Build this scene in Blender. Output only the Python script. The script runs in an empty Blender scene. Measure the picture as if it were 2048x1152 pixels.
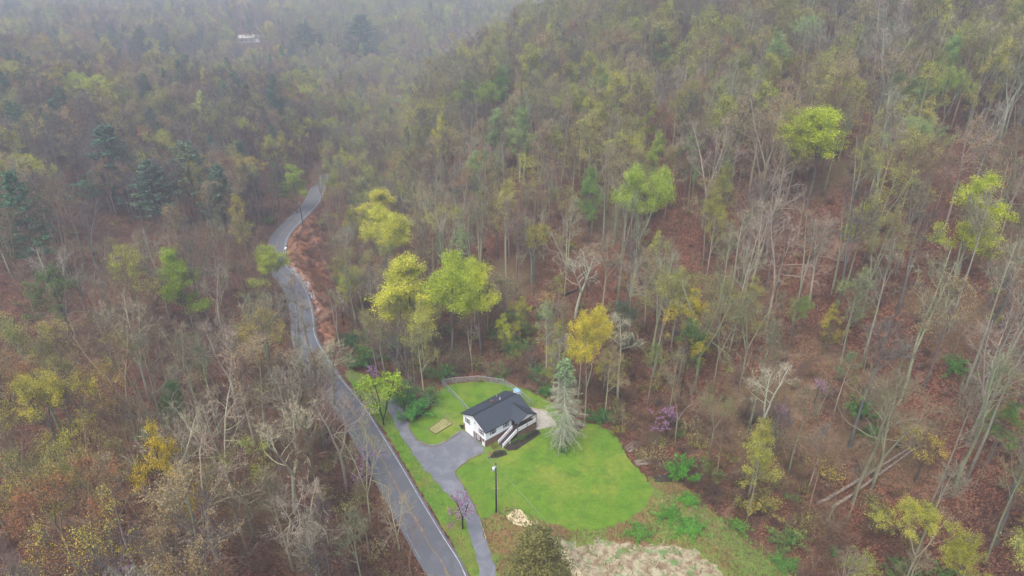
import bpy, math, random
import numpy as np
from mathutils import Vector, Matrix

# ------------------------------------------------------------------ camera, sky, sun, exposure
SC = bpy.context.scene
COL = SC.collection
CAM_H, PITCH, FPX = 100.0, math.radians(28.0), 1369.0
cam_data = bpy.data.cameras.new('camera')
cam_data.sensor_width = 36.0
cam_data.lens = 36.0 * FPX / 2048.0
cam_data.clip_start, cam_data.clip_end = 0.5, 6000.0
cam = bpy.data.objects.new('camera', cam_data)
COL.objects.link(cam)
cam.location = (0, 0, CAM_H)
cam.rotation_euler = (math.pi / 2 - PITCH, 0, 0)
SC.camera = cam

SUN_EL, SUN_AZ = math.radians(60), math.radians(208)      # soft light through the overcast, from behind the camera
world = bpy.data.worlds.new('World')
SC.world = world
world.use_nodes = True
wn = world.node_tree
wn.nodes.clear()
sky = wn.nodes.new('ShaderNodeTexSky')
sky.sky_type = 'NISHITA'
sky.sun_disc = False
sky.sun_elevation, sky.sun_rotation = SUN_EL, SUN_AZ
sky.air_density, sky.dust_density, sky.ozone_density = 1.0, 3.0, 1.0
bg = wn.nodes.new('ShaderNodeBackground')
bg.inputs['Strength'].default_value = 0.13
wo = wn.nodes.new('ShaderNodeOutputWorld')
wn.links.new(sky.outputs[0], bg.inputs[0])
wn.links.new(bg.outputs[0], wo.inputs[0])

sun_data = bpy.data.lights.new('sun', 'SUN')
sun_data.energy = 1.5
sun_data.angle = math.radians(40)
sun_data.color = (1.0, 0.97, 0.93)
sun = bpy.data.objects.new('sun', sun_data)
COL.objects.link(sun)
sd = Vector((math.sin(SUN_AZ) * math.cos(SUN_EL), math.cos(SUN_AZ) * math.cos(SUN_EL), math.sin(SUN_EL)))
sun.rotation_euler = sd.to_track_quat('Z', 'Y').to_euler()
sun.location = (0, -50, 300)

SC.view_settings.view_transform = 'Standard'
SC.view_settings.look = 'None'
SC.view_settings.gamma = 1.0
SC.view_settings.use_curve_mapping = False
SC.view_settings.exposure = 1.45
SC.render.engine = 'CYCLES'
cy = SC.cycles
cy.max_bounces, cy.diffuse_bounces, cy.glossy_bounces = 2, 1, 1
cy.use_light_tree = False
cy.transmission_bounces, cy.volume_bounces, cy.transparent_max_bounces = 1, 1, 2
cy.sample_clamp_indirect = 2.0
cy.caustics_reflective = cy.caustics_refractive = False
cy.use_denoising = True
cy.denoising_prefilter = 'ACCURATE'
cy.use_adaptive_sampling = True
cy.adaptive_threshold = 0.028
cy.adaptive_min_samples = 32

R = random.Random(7)
NR = np.random.RandomState(11)

# ------------------------------------------------------------------ the lie of the land
def ray(px, py):
    u, v = (px - 1024) / FPX, (576 - py) / FPX
    c, s = math.cos(PITCH), math.sin(PITCH)
    return np.array([u, c + v * s, -s + v * c])

def flat(px, py, z=0.0):
    d = ray(px, py)
    t = (z - CAM_H) / d[2]
    return np.array([d[0] * t, d[1] * t])

def proj(x, y, z):
    z = z - CAM_H
    c, s = math.cos(PITCH), math.sin(PITCH)
    dep = y * c - z * s
    up = y * s + z * c
    return 1024 + FPX * x / dep, 576 - FPX * up / dep, dep

def smooth_path(pts, step=2.0):
    P = [np.array(p, float) for p in pts]
    P = [2 * P[0] - P[1]] + P + [2 * P[-1] - P[-2]]
    out = []
    for i in range(1, len(P) - 2):
        a, b, c, d = P[i - 1:i + 3]
        n = max(2, int(np.linalg.norm(c - b) / step))
        for k in range(n):
            t = k / n
            out.append(0.5 * ((2 * b) + (c - a) * t + (2 * a - 5 * b + 4 * c - d) * t * t + (3 * b - a - 3 * c + d) * t ** 3))
    out.append(P[-2])
    return np.array(out)

ROAD_W = 6.2
edge_px = [(686, 760), (706, 783), (734, 820), (755, 852), (801, 926), (841, 994), (890, 1075), (933, 1149)]
edge_far = [(635, 680), (627, 630), (617, 591), (606, 568), (591, 549), (575, 533), (569, 516), (570, 497), (577, 474), (591, 455), (619, 427), (638, 405)]
E_W = [(-50, 420), (-62, 370), (-66, 330), (-70, 300)] + [tuple(flat(*p)) for p in reversed(edge_far)] + [tuple(flat(*p)) for p in edge_px] + [(-3.2, 66), (3.5, 45), (12, 15), (20, -40)]
def centre_line(edge):
    re_ = smooth_path(edge, 2.0)
    t = np.gradient(re_, axis=0)
    t /= np.linalg.norm(t, axis=1)[:, None]
    n = np.stack([t[:, 1], -t[:, 0]], 1)
    return re_ + n * (ROAD_W / 2), -n                       # centre line, and the direction to its yard-side edge
AXIS_C, AXIS_N = centre_line(E_W)                           # the valley's own line, for the lie of the land
ROAD_C, ROAD_N = centre_line([(-83, 296), (-81, 288)] + E_W[4:])   # the road turns off into the trees past the bend

def seg_dist(P, A, closed=False):
    """distance of points P (n,2) to polyline A, and the index of the nearest segment."""
    best = np.full(len(P), 1e9); idx = np.zeros(len(P), int)
    m = len(A) if closed else len(A) - 1
    for i in range(m):
        a, b = A[i], A[(i + 1) % len(A)]
        ab = b - a
        t = np.clip(((P - a) @ ab) / max(ab @ ab, 1e-9), 0, 1)
        d = np.linalg.norm(P - a - t[:, None] * ab, axis=1)
        w = d < best
        best[w] = d[w]; idx[w] = i
    return best, idx

def inside(P, poly):
    P = np.asarray(P, float); poly = np.asarray(poly, float)
    c = np.zeros(len(P), bool)
    x, y = P[:, 0], P[:, 1]
    j = len(poly) - 1
    for i in range(len(poly)):
        xi, yi = poly[i]; xj, yj = poly[j]
        w = ((yi > y) != (yj > y)) & (x < (xj - xi) * (y - yi) / (yj - yi + 1e-12) + xi)
        c ^= w
        j = i
    return c

HILL = np.array([(75, -60), (62, 40), (51, 72), (47, 86), (37, 100), (32, 110), (27, 124), (10, 142), (-4, 146), (-20, 149), (-32, 168), (-42, 205), (-50, 250),
                 (-52, 300), (-50, 345), (-28, 390), (20, 450), (90, 540), (240, 700), (900, 1100), (900, -60)], float)

def sstep(x, a, b):
    t = np.clip((x - a) / (b - a), 0, 1)
    return t * t * (3 - 2 * t)

def ground_np(X, Y):
    shp = np.shape(X)
    P = np.stack([np.ravel(X), np.ravel(Y)], 1).astype(float)
    x, y = P[:, 0], P[:, 1]
    dh, _ = seg_dist(P, HILL, True)
    s = np.where(inside(P, HILL), dh, 0.0)
    se = s * s / (s + 7.0)
    z = 122.0 * (1 - np.exp(-se * 0.62 / 122.0))
    A = AXIS_C[::3]
    dr, idx = seg_dist(P, A)
    rel = P - A[idx]
    side = np.einsum('ij,ij->i', rel, AXIS_N[::3][idx])      # + = yard side
    dl = np.where(side < 0, np.maximum(dr - 5.0, 0), 0)
    dle = dl * dl / (dl + 6.0)
    z = z + (1 - .75 * sstep(y, 320, 470) * (1 - .7 * sstep(dle, 90, 260))) * np.where(side < 0, 20 * (1 - np.exp(-dle * 0.34 / 20)) + 0.06 * dle, 0)
    dc, _ = seg_dist(P, np.array([(-42, 296), (-15, 335), (60, 375), (170, 420)], float))
    z = z + 16.0 * np.exp(-(dc / 42.0) ** 2) * np.clip(se / 12, 0, 1)
    far = np.maximum(y - 300, 0)
    z = z - np.minimum(0.06 * np.maximum(y - 330, 0), 26) * (1 - np.clip(se / 60, 0, .6))
    bank = np.where(side > 0, sstep(dr, 4.2, 13.0), 0) * sstep(y, 150, 172) * (1 - sstep(y, 300, 360))
    z = z - 4.5 * bank * np.clip(1 - se / 20, 0, 1)
    rough = np.clip(s / 18, 0, 1) + np.clip(dl / 25, 0, 1)
    n = (np.sin(x * 0.071 + 1.3) * np.cos(y * 0.053 + 0.4) * 1.6 + np.sin(x * 0.031 - y * 0.043) * 2.6 + np.sin(x * 0.19 + y * 0.13) * 0.45 + np.cos(x * 0.34 - y * 0.29 + 1.0) * 0.2)
    z = z + n * np.clip(rough, 0, 1)
    z = z + np.clip(rough, 0, 1) * 4.5 * np.sin((x * 0.6 + y * 0.8) * 0.045) * np.clip(s / 60, 0, 1)
    return z.reshape(shp)

# cached lattice so that single look-ups are cheap
_gx = np.arange(-760, 761, 4.0); _gy = np.arange(-60, 1561, 4.0)
_GX, _GY = np.meshgrid(_gx, _gy)
_GZ = ground_np(_GX, _GY)

def ground(x, y):
    x = np.asarray(x, float); y = np.asarray(y, float)
    fx = np.clip((x + 760) / 4.0, 0, len(_gx) - 1.001); fy = np.clip((y + 60) / 4.0, 0, len(_gy) - 1.001)
    i, j = fx.astype(int), fy.astype(int)
    u, v = fx - i, fy - j
    return (_GZ[j, i] * (1 - u) * (1 - v) + _GZ[j, i + 1] * u * (1 - v) + _GZ[j + 1, i] * (1 - u) * v + _GZ[j + 1, i + 1] * u * v)

def hit(px, py, h=0.0):
    """the spot on the ground over which, h metres up, the sight line of a pixel of the photograph passes."""
    d = ray(px, py)
    t = np.arange(60, 1500, 1.0)
    xs, ys, zs = d[0] * t, d[1] * t, CAM_H + d[2] * t
    below = zs < ground(xs, ys) + h
    k = int(np.argmax(below)) if below.any() else len(t) - 1
    return float(xs[k]), float(ys[k]), float(ground(xs[k], ys[k]))

# ------------------------------------------------------------------ small helpers
def tag(o, label=None, cat=None, group=None, kind=None):
    if label: o['label'] = label
    if cat: o['category'] = cat
    if group: o['group'] = group
    if kind: o['kind'] = kind
    return o

def mesh(name, V, F, mats=(), mi=None, smooth=False):
    m = bpy.data.meshes.new(name)
    m.from_pydata([tuple(v) for v in V], [], [tuple(f) for f in F])
    for k in mats: m.materials.append(k)
    if mi is not None: m.polygons.foreach_set('material_index', np.asarray(mi, np.int32))
    if smooth: m.polygons.foreach_set('use_smooth', np.ones(len(m.polygons), bool))
    m.update()
    return m

def link(name, me, parent=None):
    o = bpy.data.objects.new(name, me)
    COL.objects.link(o)
    if parent is not None: o.parent = parent
    return o

def empty(name, loc=(0, 0, 0), rz=0.0):
    o = bpy.data.objects.new(name, None)
    COL.objects.link(o)
    o.location = loc
    o.rotation_euler = (0, 0, rz)
    o.empty_display_size = 0.5
    return o

class MB:
    """collects boxes, prisms and tubes into one mesh."""
    def __init__(s): s.V, s.F = [], []
    def quad(s, *p):
        n = len(s.V); s.V += [tuple(q) for q in p]; s.F.append(tuple(range(n, n + len(p)))); return s
    def box(s, x0, x1, y0, y1, z0, z1):
        n = len(s.V)
        s.V += [(x, y, z) for z in (z0, z1) for y in (y0, y1) for x in (x0, x1)]
        s.F += [tuple(n + k for k in f) for f in ((0, 2, 3, 1), (4, 5, 7, 6), (0, 1, 5, 4), (2, 6, 7, 3), (0, 4, 6, 2), (1, 3, 7, 5))]
        return s
    def bar(s, a, b, w, h, up=(0, 0, 1)):
        a, b, up = Vector(a), Vector(b), Vector(up)
        d = (b - a).normalized(); sd_ = d.cross(up)
        if sd_.length < 1e-4: sd_ = d.cross(Vector((1, 0, 0)))
        sd_.normalize(); u2 = sd_.cross(d)
        n = len(s.V)
        for p in (a, b):
            for i, j in ((-1, -1), (1, -1), (1, 1), (-1, 1)):
                s.V.append(tuple(p + sd_ * (i * w / 2) + u2 * (j * h / 2)))
        s.F += [(n, n + 3, n + 2, n + 1), (n + 4, n + 5, n + 6, n + 7)] + [(n + k, n + (k + 1) % 4, n + 4 + (k + 1) % 4, n + 4 + k) for k in range(4)]
        return s
    def slab(s, pts, t):
        """a flat polygon thickened downwards by t."""
        n = len(s.V); k = len(pts)
        s.V += [tuple(p) for p in pts] + [(p[0], p[1], p[2] - t) for p in pts]
        s.F += [tuple(range(n, n + k)), tuple(range(n + 2 * k - 1, n + k - 1, -1))] + [(n + i, n + k + i, n + k + (i + 1) % k, n + (i + 1) % k) for i in range(k)]
        return s
    def tube(s, pts, rad, k=6, cap=True):
        V, F = tube_np(np.array(pts, float), np.full(len(pts), rad) if np.isscalar(rad) else np.array(rad, float), k)
        n = len(s.V)
        s.V += [tuple(v) for v in V]; s.F += [tuple(n + i for i in f) for f in F]
        if cap:
            s.F += [tuple(n + i for i in range(k - 1, -1, -1)), tuple(n + len(V) - k + i for i in range(k))]
        return s
    def build(s, name, mat, parent=None, smooth=False):
        return link(name, mesh(name, s.V, s.F, [mat] if mat else [], smooth=smooth), parent)

def tube_np(P, Rd, k):
    n = len(P)
    T = np.gradient(P, axis=0)
    T /= np.linalg.norm(T, axis=1)[:, None] + 1e-9
    ref = np.array([0.0, 0, 1.0]) if abs(T[:, 2].mean()) < 0.8 else np.array([1.0, 0, 0])
    S = np.cross(T, ref); S /= np.linalg.norm(S, axis=1)[:, None] + 1e-9
    U = np.cross(S, T)
    a = np.arange(k) * 2 * np.pi / k
    ring = S[:, None] * np.cos(a)[None, :, None] + U[:, None] * np.sin(a)[None, :, None]
    V = (P[:, None] + ring * Rd[:, None, None]).reshape(-1, 3)
    F = [(i * k + j, i * k + (j + 1) % k, (i + 1) * k + (j + 1) % k, (i + 1) * k + j) for i in range(n - 1) for j in range(k)]
    return V, F

# ------------------------------------------------------------------ materials
def new_mat(name):
    m = bpy.data.materials.new(name); m.use_nodes = True
    nt = m.node_tree; nt.nodes.clear()
    out = nt.nodes.new('ShaderNodeOutputMaterial')
    b = nt.nodes.new('ShaderNodeBsdfPrincipled')
    nt.links.new(b.outputs[0], out.inputs[0])
    return m, nt, b, out

def N(nt, t, **kw):
    n = nt.nodes.new(t)
    for k, v in kw.items():
        if k in n.inputs: n.inputs[k].default_value = v
        else: setattr(n, k, v)
    return n

def ramp(nt, src, stops):
    r = nt.nodes.new('ShaderNodeValToRGB')
    e = r.color_ramp.elements
    while len(e) < len(stops): e.new(0.5)
    for q, (p, c) in zip(e, stops):
        q.position = p; q.color = (*c, 1) if len(c) == 3 else c
    nt.links.new(src, r.inputs[0])
    return r.outputs[0]

def mixc(nt, fac, a, b, mode='MIX'):
    m = nt.nodes.new('ShaderNodeMix'); m.data_type = 'RGBA'; m.blend_type = mode
    if isinstance(fac, (int, float)): m.inputs[0].default_value = fac
    else: nt.links.new(fac, m.inputs[0])
    for s, k in ((a, 6), (b, 7)):
        if isinstance(s, tuple): m.inputs[k].default_value = (*s, 1)
        else: nt.links.new(s, m.inputs[k])
    return m.outputs[2]

def noise(nt, scale, detail=4.0, rough=0.6, coord='Object', dist=0.0):
    tc = nt.nodes.new('ShaderNodeTexCoord')
    n = N(nt, 'ShaderNodeTexNoise', Scale=scale, Detail=detail, Roughness=rough, Distortion=dist)
    nt.links.new(tc.outputs[coord], n.inputs['Vector'])
    return n.outputs['Fac']

def bump(nt, b, src, strength=0.5, dist=0.1):
    bm = N(nt, 'ShaderNodeBump', Strength=strength, Distance=dist)
    nt.links.new(src, bm.inputs['Height']); nt.links.new(bm.outputs[0], b.inputs['Normal'])

def plain(name, c, rough=0.7, var=0.25, scale=3.0, metal=0.0, spec=0.3):
    m, nt, b, o = new_mat(name)
    f = noise(nt, scale, 5.0)
    lo = tuple(x * (1 - var) for x in c); hi = tuple(min(1, x * (1 + var)) for x in c)
    nt.links.new(ramp(nt, f, [(0.3, lo), (0.7, hi)]), b.inputs['Base Color'])
    b.inputs['Roughness'].default_value = rough
    b.inputs['Metallic'].default_value = metal
    b.inputs['Specular IOR Level'].default_value = spec
    return m

def litter_mat():
    m, nt, b, o = new_mat('leaf_litter')
    tc = nt.nodes.new('ShaderNodeTexCoord')
    v = N(nt, 'ShaderNodeTexVoronoi', Scale=4.6); nt.links.new(tc.outputs['Object'], v.inputs['Vector'])
    sep = nt.nodes.new('ShaderNodeSeparateColor'); nt.links.new(v.outputs['Color'], sep.inputs[0])
    leaf = ramp(nt, sep.outputs[0], [(0.0, (0.014, 0.007, 0.005)), (0.35, (0.060, 0.025, 0.015)), (0.7, (0.113, 0.047, 0.028)), (1.0, (0.235, 0.12, 0.07))])
    big = noise(nt, 0.05, 6.0, 0.65)
    tone = ramp(nt, big, [(0.3, (0.62, 0.55, 0.5)), (0.5, (1, 0.95, 0.92)), (0.7, (1.2, 0.98, 0.86))])
    c = mixc(nt, 1.0, leaf, tone, 'MULTIPLY')
    f2 = noise(nt, 0.6, 5.0, 0.7)
    c = mixc(nt, ramp(nt, f2, [(0.5, (0, 0, 0)), (0.75, (0.55, 0.55, 0.55))]), c, (0.075, 0.045, 0.03))
    f3 = noise(nt, 0.028, 5.0, 0.6)
    c = mixc(nt, ramp(nt, f3, [(0.54, (0, 0, 0)), (0.66, (0.6, 0.6, 0.6))]), c, (0.115, 0.095, 0.045))
    f4 = noise(nt, 0.09, 7.0, 0.7, dist=1.2)
    c = mixc(nt, ramp(nt, f4, [(0.34, (0.7, 0.7, 0.7)), (0.46, (0, 0, 0))]), c, (0.042, 0.026, 0.02))
    f5 = noise(nt, 0.17, 6.0, 0.7, dist=0.8)
    c = mixc(nt, ramp(nt, f5, [(0.56, (0, 0, 0)), (0.70, (0.6, 0.6, 0.6))]), c, (0.20, 0.135, 0.085))
    nt.links.new(c, b.inputs['Base Color'])
    b.inputs['Roughness'].default_value = 0.85
    b.inputs['Specular IOR Level'].default_value = 0.15
    bump(nt, b, f2, 0.8, 0.6)
    return m

def grass_mat(name, a, bcol, dry, dry_amt=0.62, fine=6.0):
    m, nt, b, o = new_mat(name)
    f = noise(nt, fine, 6.0, 0.8)
    c = ramp(nt, f, [(0.3, tuple(x * 0.55 for x in a)), (0.5, a), (0.72, bcol)])
    g = noise(nt, 0.11, 6.0, 0.65, dist=0.4)
    c = mixc(nt, ramp(nt, g, [(dry_amt - 0.1, (0, 0, 0)), (dry_amt + 0.1, (0.9, 0.9, 0.9))]), c, dry)
    g2 = noise(nt, 0.9, 5.0, 0.7)
    c = mixc(nt, ramp(nt, g2, [(0.35, (0.35, 0.35, 0.35)), (0.6, (0, 0, 0))]), c, tuple(x * 0.55 for x in a))
    g3 = noise(nt, 0.38, 6.0, 0.7, dist=0.6)
    c = mixc(nt, 1.0, c, ramp(nt, g3, [(0.3, (0.62, 0.72, 0.7)), (0.5, (1, 1, 1)), (0.7, (1.28, 1.16, 1.1))]), 'MULTIPLY')
    g4 = noise(nt, 0.21, 4.0, 0.55, dist=0.3)
    c = mixc(nt, ramp(nt, g4, [(0.66, (0, 0, 0)), (0.76, (0.6, 0.6, 0.6))]), c, (0.17, 0.13, 0.05))
    nt.links.new(c, b.inputs['Base Color'])
    b.inputs['Roughness'].default_value = 0.8
    b.inputs['Specular IOR Level'].default_value = 0.2
    bump(nt, b, f, 0.8, 0.08)
    return m

def asphalt_mat(name, c, patch, rough=0.45, scale=0.5):
    m, nt, b, o = new_mat(name)
    f = noise(nt, 14.0, 4.0, 0.8)
    g = noise(nt, scale, 7.0, 0.65, dist=0.6)
    col = ramp(nt, f, [(0.25, tuple(x * 0.6 for x in c)), (0.75, tuple(x * 1.35 for x in c))])
    col = mixc(nt, ramp(nt, g, [(0.45, (0, 0, 0)), (0.7, (0.7, 0.7, 0.7))]), col, patch)
    nt.links.new(col, b.inputs['Base Color'])
    nt.links.new(ramp(nt, g, [(0.3, (rough - 0.12,) * 3), (0.7, (rough + 0.2,) * 3)]), b.inputs['Roughness'])
    b.inputs['Specular IOR Level'].default_value = 0.3
    bump(nt, b, f, 0.35, 0.02)
    return m

def dirt_mat():
    m, nt, b, o = new_mat('rough_field')
    f = noise(nt, 3.0, 6.0, 0.75)
    brown = ramp(nt, f, [(0.3, (0.075, 0.042, 0.02)), (0.5, (0.16, 0.092, 0.042)), (0.72, (0.27, 0.175, 0.075))])
    g = noise(nt, 0.16, 5.0, 0.6, dist=0.5)
    c = mixc(nt, ramp(nt, g, [(0.44, (0, 0, 0)), (0.58, (0.9, 0.9, 0.9))]), brown, (0.11, 0.18, 0.03))
    g3 = noise(nt, 0.07, 4.0, 0.6)
    c = mixc(nt, ramp(nt, g3, [(0.5, (0, 0, 0)), (0.7, (0.5, 0.5, 0.5))]), c, (0.32, 0.19, 0.07))
    nt.links.new(c, b.inputs['Base Color'])
    b.inputs['Roughness'].default_value = 0.9
    b.inputs['Specular IOR Level'].default_value = 0.1
    bump(nt, b, f, 0.9, 0.15)
    return m

def bare_soil_mat():
    """pale washed silt with tufts of dead stalks and new grass standing in it."""
    m, nt, b, o = new_mat('pale_soil')
    f = noise(nt, 5.0, 6.0, 0.75)
    pale = ramp(nt, f, [(0.3, (0.26, 0.225, 0.135)), (0.7, (0.36, 0.315, 0.20))])
    g = noise(nt, 0.7, 9.0, 0.74, dist=0.15)
    brown = ramp(nt, f, [(0.3, (0.075, 0.04, 0.02)), (0.7, (0.19, 0.11, 0.055))])
    c = mixc(nt, ramp(nt, g, [(0.42, (0, 0, 0)), (0.58, (0.9, 0.9, 0.9))]), pale, brown)
    g2 = noise(nt, 0.5, 8.0, 0.72, dist=0.1)
    c = mixc(nt, ramp(nt, g2, [(0.52, (0, 0, 0)), (0.60, (0.9, 0.9, 0.9))]), c, (0.075, 0.16, 0.035))
    nt.links.new(c, b.inputs['Base Color'])
    b.inputs['Roughness'].default_value = 0.85
    bump(nt, b, g, 0.5, 0.15)
    return m

def attr(nt, name):
    a = nt.nodes.new('ShaderNodeAttribute'); a.attribute_type = 'INSTANCER'; a.attribute_name = name
    return a.outputs['Color']

def bark_mat(name='bark', low=0.34):
    """bark colour comes from the tree's own 'bark' tone: darker, wet and mossy at the foot of the trunk, lichened above."""
    m, nt, b, o = new_mat(name)
    tc = nt.nodes.new('ShaderNodeTexCoord')
    n1 = N(nt, 'ShaderNodeTexNoise', Scale=1.1, Detail=6.0, Roughness=0.7); nt.links.new(tc.outputs['Object'], n1.inputs['Vector'])
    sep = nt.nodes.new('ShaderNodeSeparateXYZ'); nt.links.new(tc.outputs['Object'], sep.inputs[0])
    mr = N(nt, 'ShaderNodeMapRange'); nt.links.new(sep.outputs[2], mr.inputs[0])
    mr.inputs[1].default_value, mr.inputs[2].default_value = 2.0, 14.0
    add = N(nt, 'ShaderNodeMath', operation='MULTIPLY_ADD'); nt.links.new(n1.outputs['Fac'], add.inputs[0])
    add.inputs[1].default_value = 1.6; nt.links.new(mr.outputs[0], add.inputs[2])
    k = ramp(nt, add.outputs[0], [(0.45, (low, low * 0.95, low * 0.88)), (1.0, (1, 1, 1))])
    c = mixc(nt, 1.0, attr(nt, 'bark'), k, 'MULTIPLY')
    n2 = N(nt, 'ShaderNodeTexNoise', Scale=5.0, Detail=4.0, Roughness=0.8); nt.links.new(tc.outputs['Object'], n2.inputs['Vector'])
    c = mixc(nt, 1.0, c, ramp(nt, n2.outputs['Fac'], [(0.3, (0.6, 0.6, 0.6)), (0.7, (1.3, 1.3, 1.25))]), 'MULTIPLY')
    nt.links.new(c, b.inputs['Base Color'])
    b.inputs['Roughness'].default_value = 0.85
    b.inputs['Specular IOR Level'].default_value = 0.2
    return m

def twig_mat():
    m, nt, b, o = new_mat('twigs')
    g = nt.nodes.new('ShaderNodeNewGeometry')
    c = mixc(nt, 1.0, attr(nt, 'bark'), ramp(nt, g.outputs['Random Per Island'], [(0, (0.45, 0.4, 0.37)), (1, (1.05, 1.0, 0.95))]), 'MULTIPLY')
    nt.links.new(c, b.inputs['Base Color'])
    b.inputs['Roughness'].default_value = 0.9
    b.inputs['Specular IOR Level'].default_value = 0.1
    return m

def leaf_mat(name='leaves', spread_=0.45, trans=0.35):
    m, nt, b, o = new_mat(name)
    g = nt.nodes.new('ShaderNodeNewGeometry')
    lo, hi = 1 - spread_, 1 + spread_ * 0.6
    c = mixc(nt, 1.0, attr(nt, 'tint'), ramp(nt, g.outputs['Random Per Island'], [(0, (lo, lo * 1.02, lo)), (0.5, (1, 1, 1)), (1, (hi, hi, hi * 0.9))]), 'MULTIPLY')
    c = mixc(nt, 1.0, c, ramp(nt, noise(nt, 0.55, 3.0, 0.6), [(0.32, (0.52, 0.58, 0.6)), (0.5, (0.95, 0.95, 0.95)), (0.68, (1.22, 1.18, 1.0))]), 'MULTIPLY')
    nt.links.new(c, b.inputs['Base Color'])
    b.inputs['Roughness'].default_value = 0.6
    b.inputs['Specular IOR Level'].default_value = 0.25
    tr = nt.nodes.new('ShaderNodeBsdfTranslucent'); nt.links.new(c, tr.inputs[0])
    mx = nt.nodes.new('ShaderNodeMixShader'); mx.inputs[0].default_value = trans
    nt.links.new(b.outputs[0], mx.inputs[1]); nt.links.new(tr.outputs[0], mx.inputs[2]); nt.links.new(mx.outputs[0], o.inputs[0])
    return m

def line_mat(name, base, dark, per, axis=2, rough=0.6):
    """boards or courses: fine lines every `per` metres (siding and masonry too fine to tell apart at this distance)."""
    m, nt, b, o = new_mat(name)
    tc = nt.nodes.new('ShaderNodeTexCoord')
    sep = nt.nodes.new('ShaderNodeSeparateXYZ'); nt.links.new(tc.outputs['Object'], sep.inputs[0])
    mt = N(nt, 'ShaderNodeMath', operation='MULTIPLY'); nt.links.new(sep.outputs[axis], mt.inputs[0]); mt.inputs[1].default_value = 1 / per
    fr = N(nt, 'ShaderNodeMath', operation='FRACT'); nt.links.new(mt.outputs[0], fr.inputs[0])
    f = noise(nt, 4.0, 5.0, 0.7)
    base_c = ramp(nt, f, [(0.3, tuple(x * 0.82 for x in base)), (0.7, base)])
    nt.links.new(mixc(nt, ramp(nt, fr.outputs[0], [(0.0, (1, 1, 1)), (0.12, (0, 0, 0))]), base_c, dark), b.inputs['Base Color'])
    b.inputs['Roughness'].default_value = rough
    bump(nt, b, fr.outputs[0], 0.3, 0.02)
    return m

M = {}
M['litter'] = litter_mat()
M['lawn'] = grass_mat('lawn_grass', (0.085, 0.17, 0.010), (0.15, 0.25, 0.02), (0.17, 0.20, 0.025), 0.56)
M['verge'] = grass_mat('verge_grass', (0.085, 0.18, 0.012), (0.16, 0.27, 0.022), (0.19, 0.13, 0.04), 0.58, 4.0)
M['trail'] = grass_mat('trail_grass', (0.11, 0.17, 0.03), (0.19, 0.24, 0.055), (0.22, 0.17, 0.075), 0.54, 3.0)
M['asphalt'] = asphalt_mat('asphalt', (0.095, 0.097, 0.106), (0.14, 0.142, 0.15), 0.6)
M['gravel'] = asphalt_mat('gravel', (0.115, 0.12, 0.137), (0.21, 0.215, 0.225), 0.75, 0.45)
M['field'] = dirt_mat()
M['soil'] = bare_soil_mat()
M['bank'] = plain('red_bank_soil', (0.21, 0.095, 0.048), 0.9, 0.6, 0.5)
M['sand'] = plain('wet_silt', (0.46, 0.38, 0.22), 0.8, 0.4, 2.2)
M['white_paint'] = plain('white_line', (0.42, 0.42, 0.42), 0.6, 0.5, 0.8)
M['worn_paint'] = plain('worn_line', (0.26, 0.26, 0.26), 0.7, 0.5, 1.5)
M['yellow_paint'] = plain('yellow_line', (0.27, 0.16, 0.045), 0.7, 0.6, 1.0)
M['bark'] = bark_mat()
M['pine_bark'] = bark_mat('pine_bark', 0.8)
M['twigs'] = twig_mat()
M['leaves'] = leaf_mat()
M['needles'] = leaf_mat('needles', 0.5, 0.15)
M['siding'] = line_mat('white_siding', (0.86, 0.86, 0.86), (0.66, 0.66, 0.67), 0.2)
M['brick'] = line_mat('brown_brick', (0.17, 0.085, 0.06), (0.28, 0.22, 0.19), 0.075)
M['white'] = plain('white_trim', (0.8, 0.8, 0.8), 0.5, 0.06)
M['glass'] = plain('dark_glass', (0.02, 0.025, 0.03), 0.08, 0.2, 1.0, 0.0, 0.6)
M['shingle'] = plain('charcoal_shingle', (0.030, 0.037, 0.050), 0.75, 0.45, 7.0)
M['shingle_dark'] = plain('ridge_shingle', (0.013, 0.015, 0.02), 0.8, 0.3, 6.0)
M['deckwood'] = plain('stained_deck', (0.045, 0.032, 0.034), 0.6, 0.35, 5.0)
M['postwood'] = plain('brown_post', (0.10, 0.065, 0.045), 0.7, 0.3, 5.0)
M['concrete'] = plain('concrete', (0.34, 0.31, 0.26), 0.8, 0.22, 1.2)
M['mulch'] = plain('dark_mulch', (0.028, 0.020, 0.016), 0.95, 0.7, 5.0)
M['redmulch'] = plain('red_mulch', (0.085, 0.035, 0.024), 0.95, 0.6, 4.0)
M['straw'] = plain('straw', (0.21, 0.20, 0.075), 0.9, 0.5, 3.0)
M['timber'] = plain('edging_timber', (0.16, 0.10, 0.05), 0.85, 0.4, 3.0)
M['edging'] = plain('edging_strip', (0.16, 0.10, 0.045), 0.85, 0.45, 2.0)
M['steel'] = plain('galvanised_steel', (0.42, 0.44, 0.46), 0.45, 0.2, 3.0, 0.3)
M['pole'] = plain('dark_pole_wood', (0.035, 0.026, 0.02), 0.85, 0.4, 3.0)
M['wire'] = plain('wire', (0.2, 0.2, 0.21), 0.5, 0.1)
M['blue_metal'] = plain('blue_metal', (0.22, 0.34, 0.48), 0.45, 0.1, 2.0)
M['rust'] = plain('rusty_metal', (0.14, 0.06, 0.045), 0.7, 0.4, 8.0)
M['stone'] = plain('pale_stone', (0.34, 0.33, 0.325), 0.85, 0.35, 2.5)
M['logwood'] = plain('weathered_log', (0.18, 0.14, 0.11), 0.9, 0.6, 3.0)
M['graymetal'] = plain('grey_box', (0.55, 0.57, 0.6), 0.4, 0.1, 2.0, 0.2)

# ------------------------------------------------------------------ terrain, road, yard
from mathutils.geometry import delaunay_2d_cdt

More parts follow.
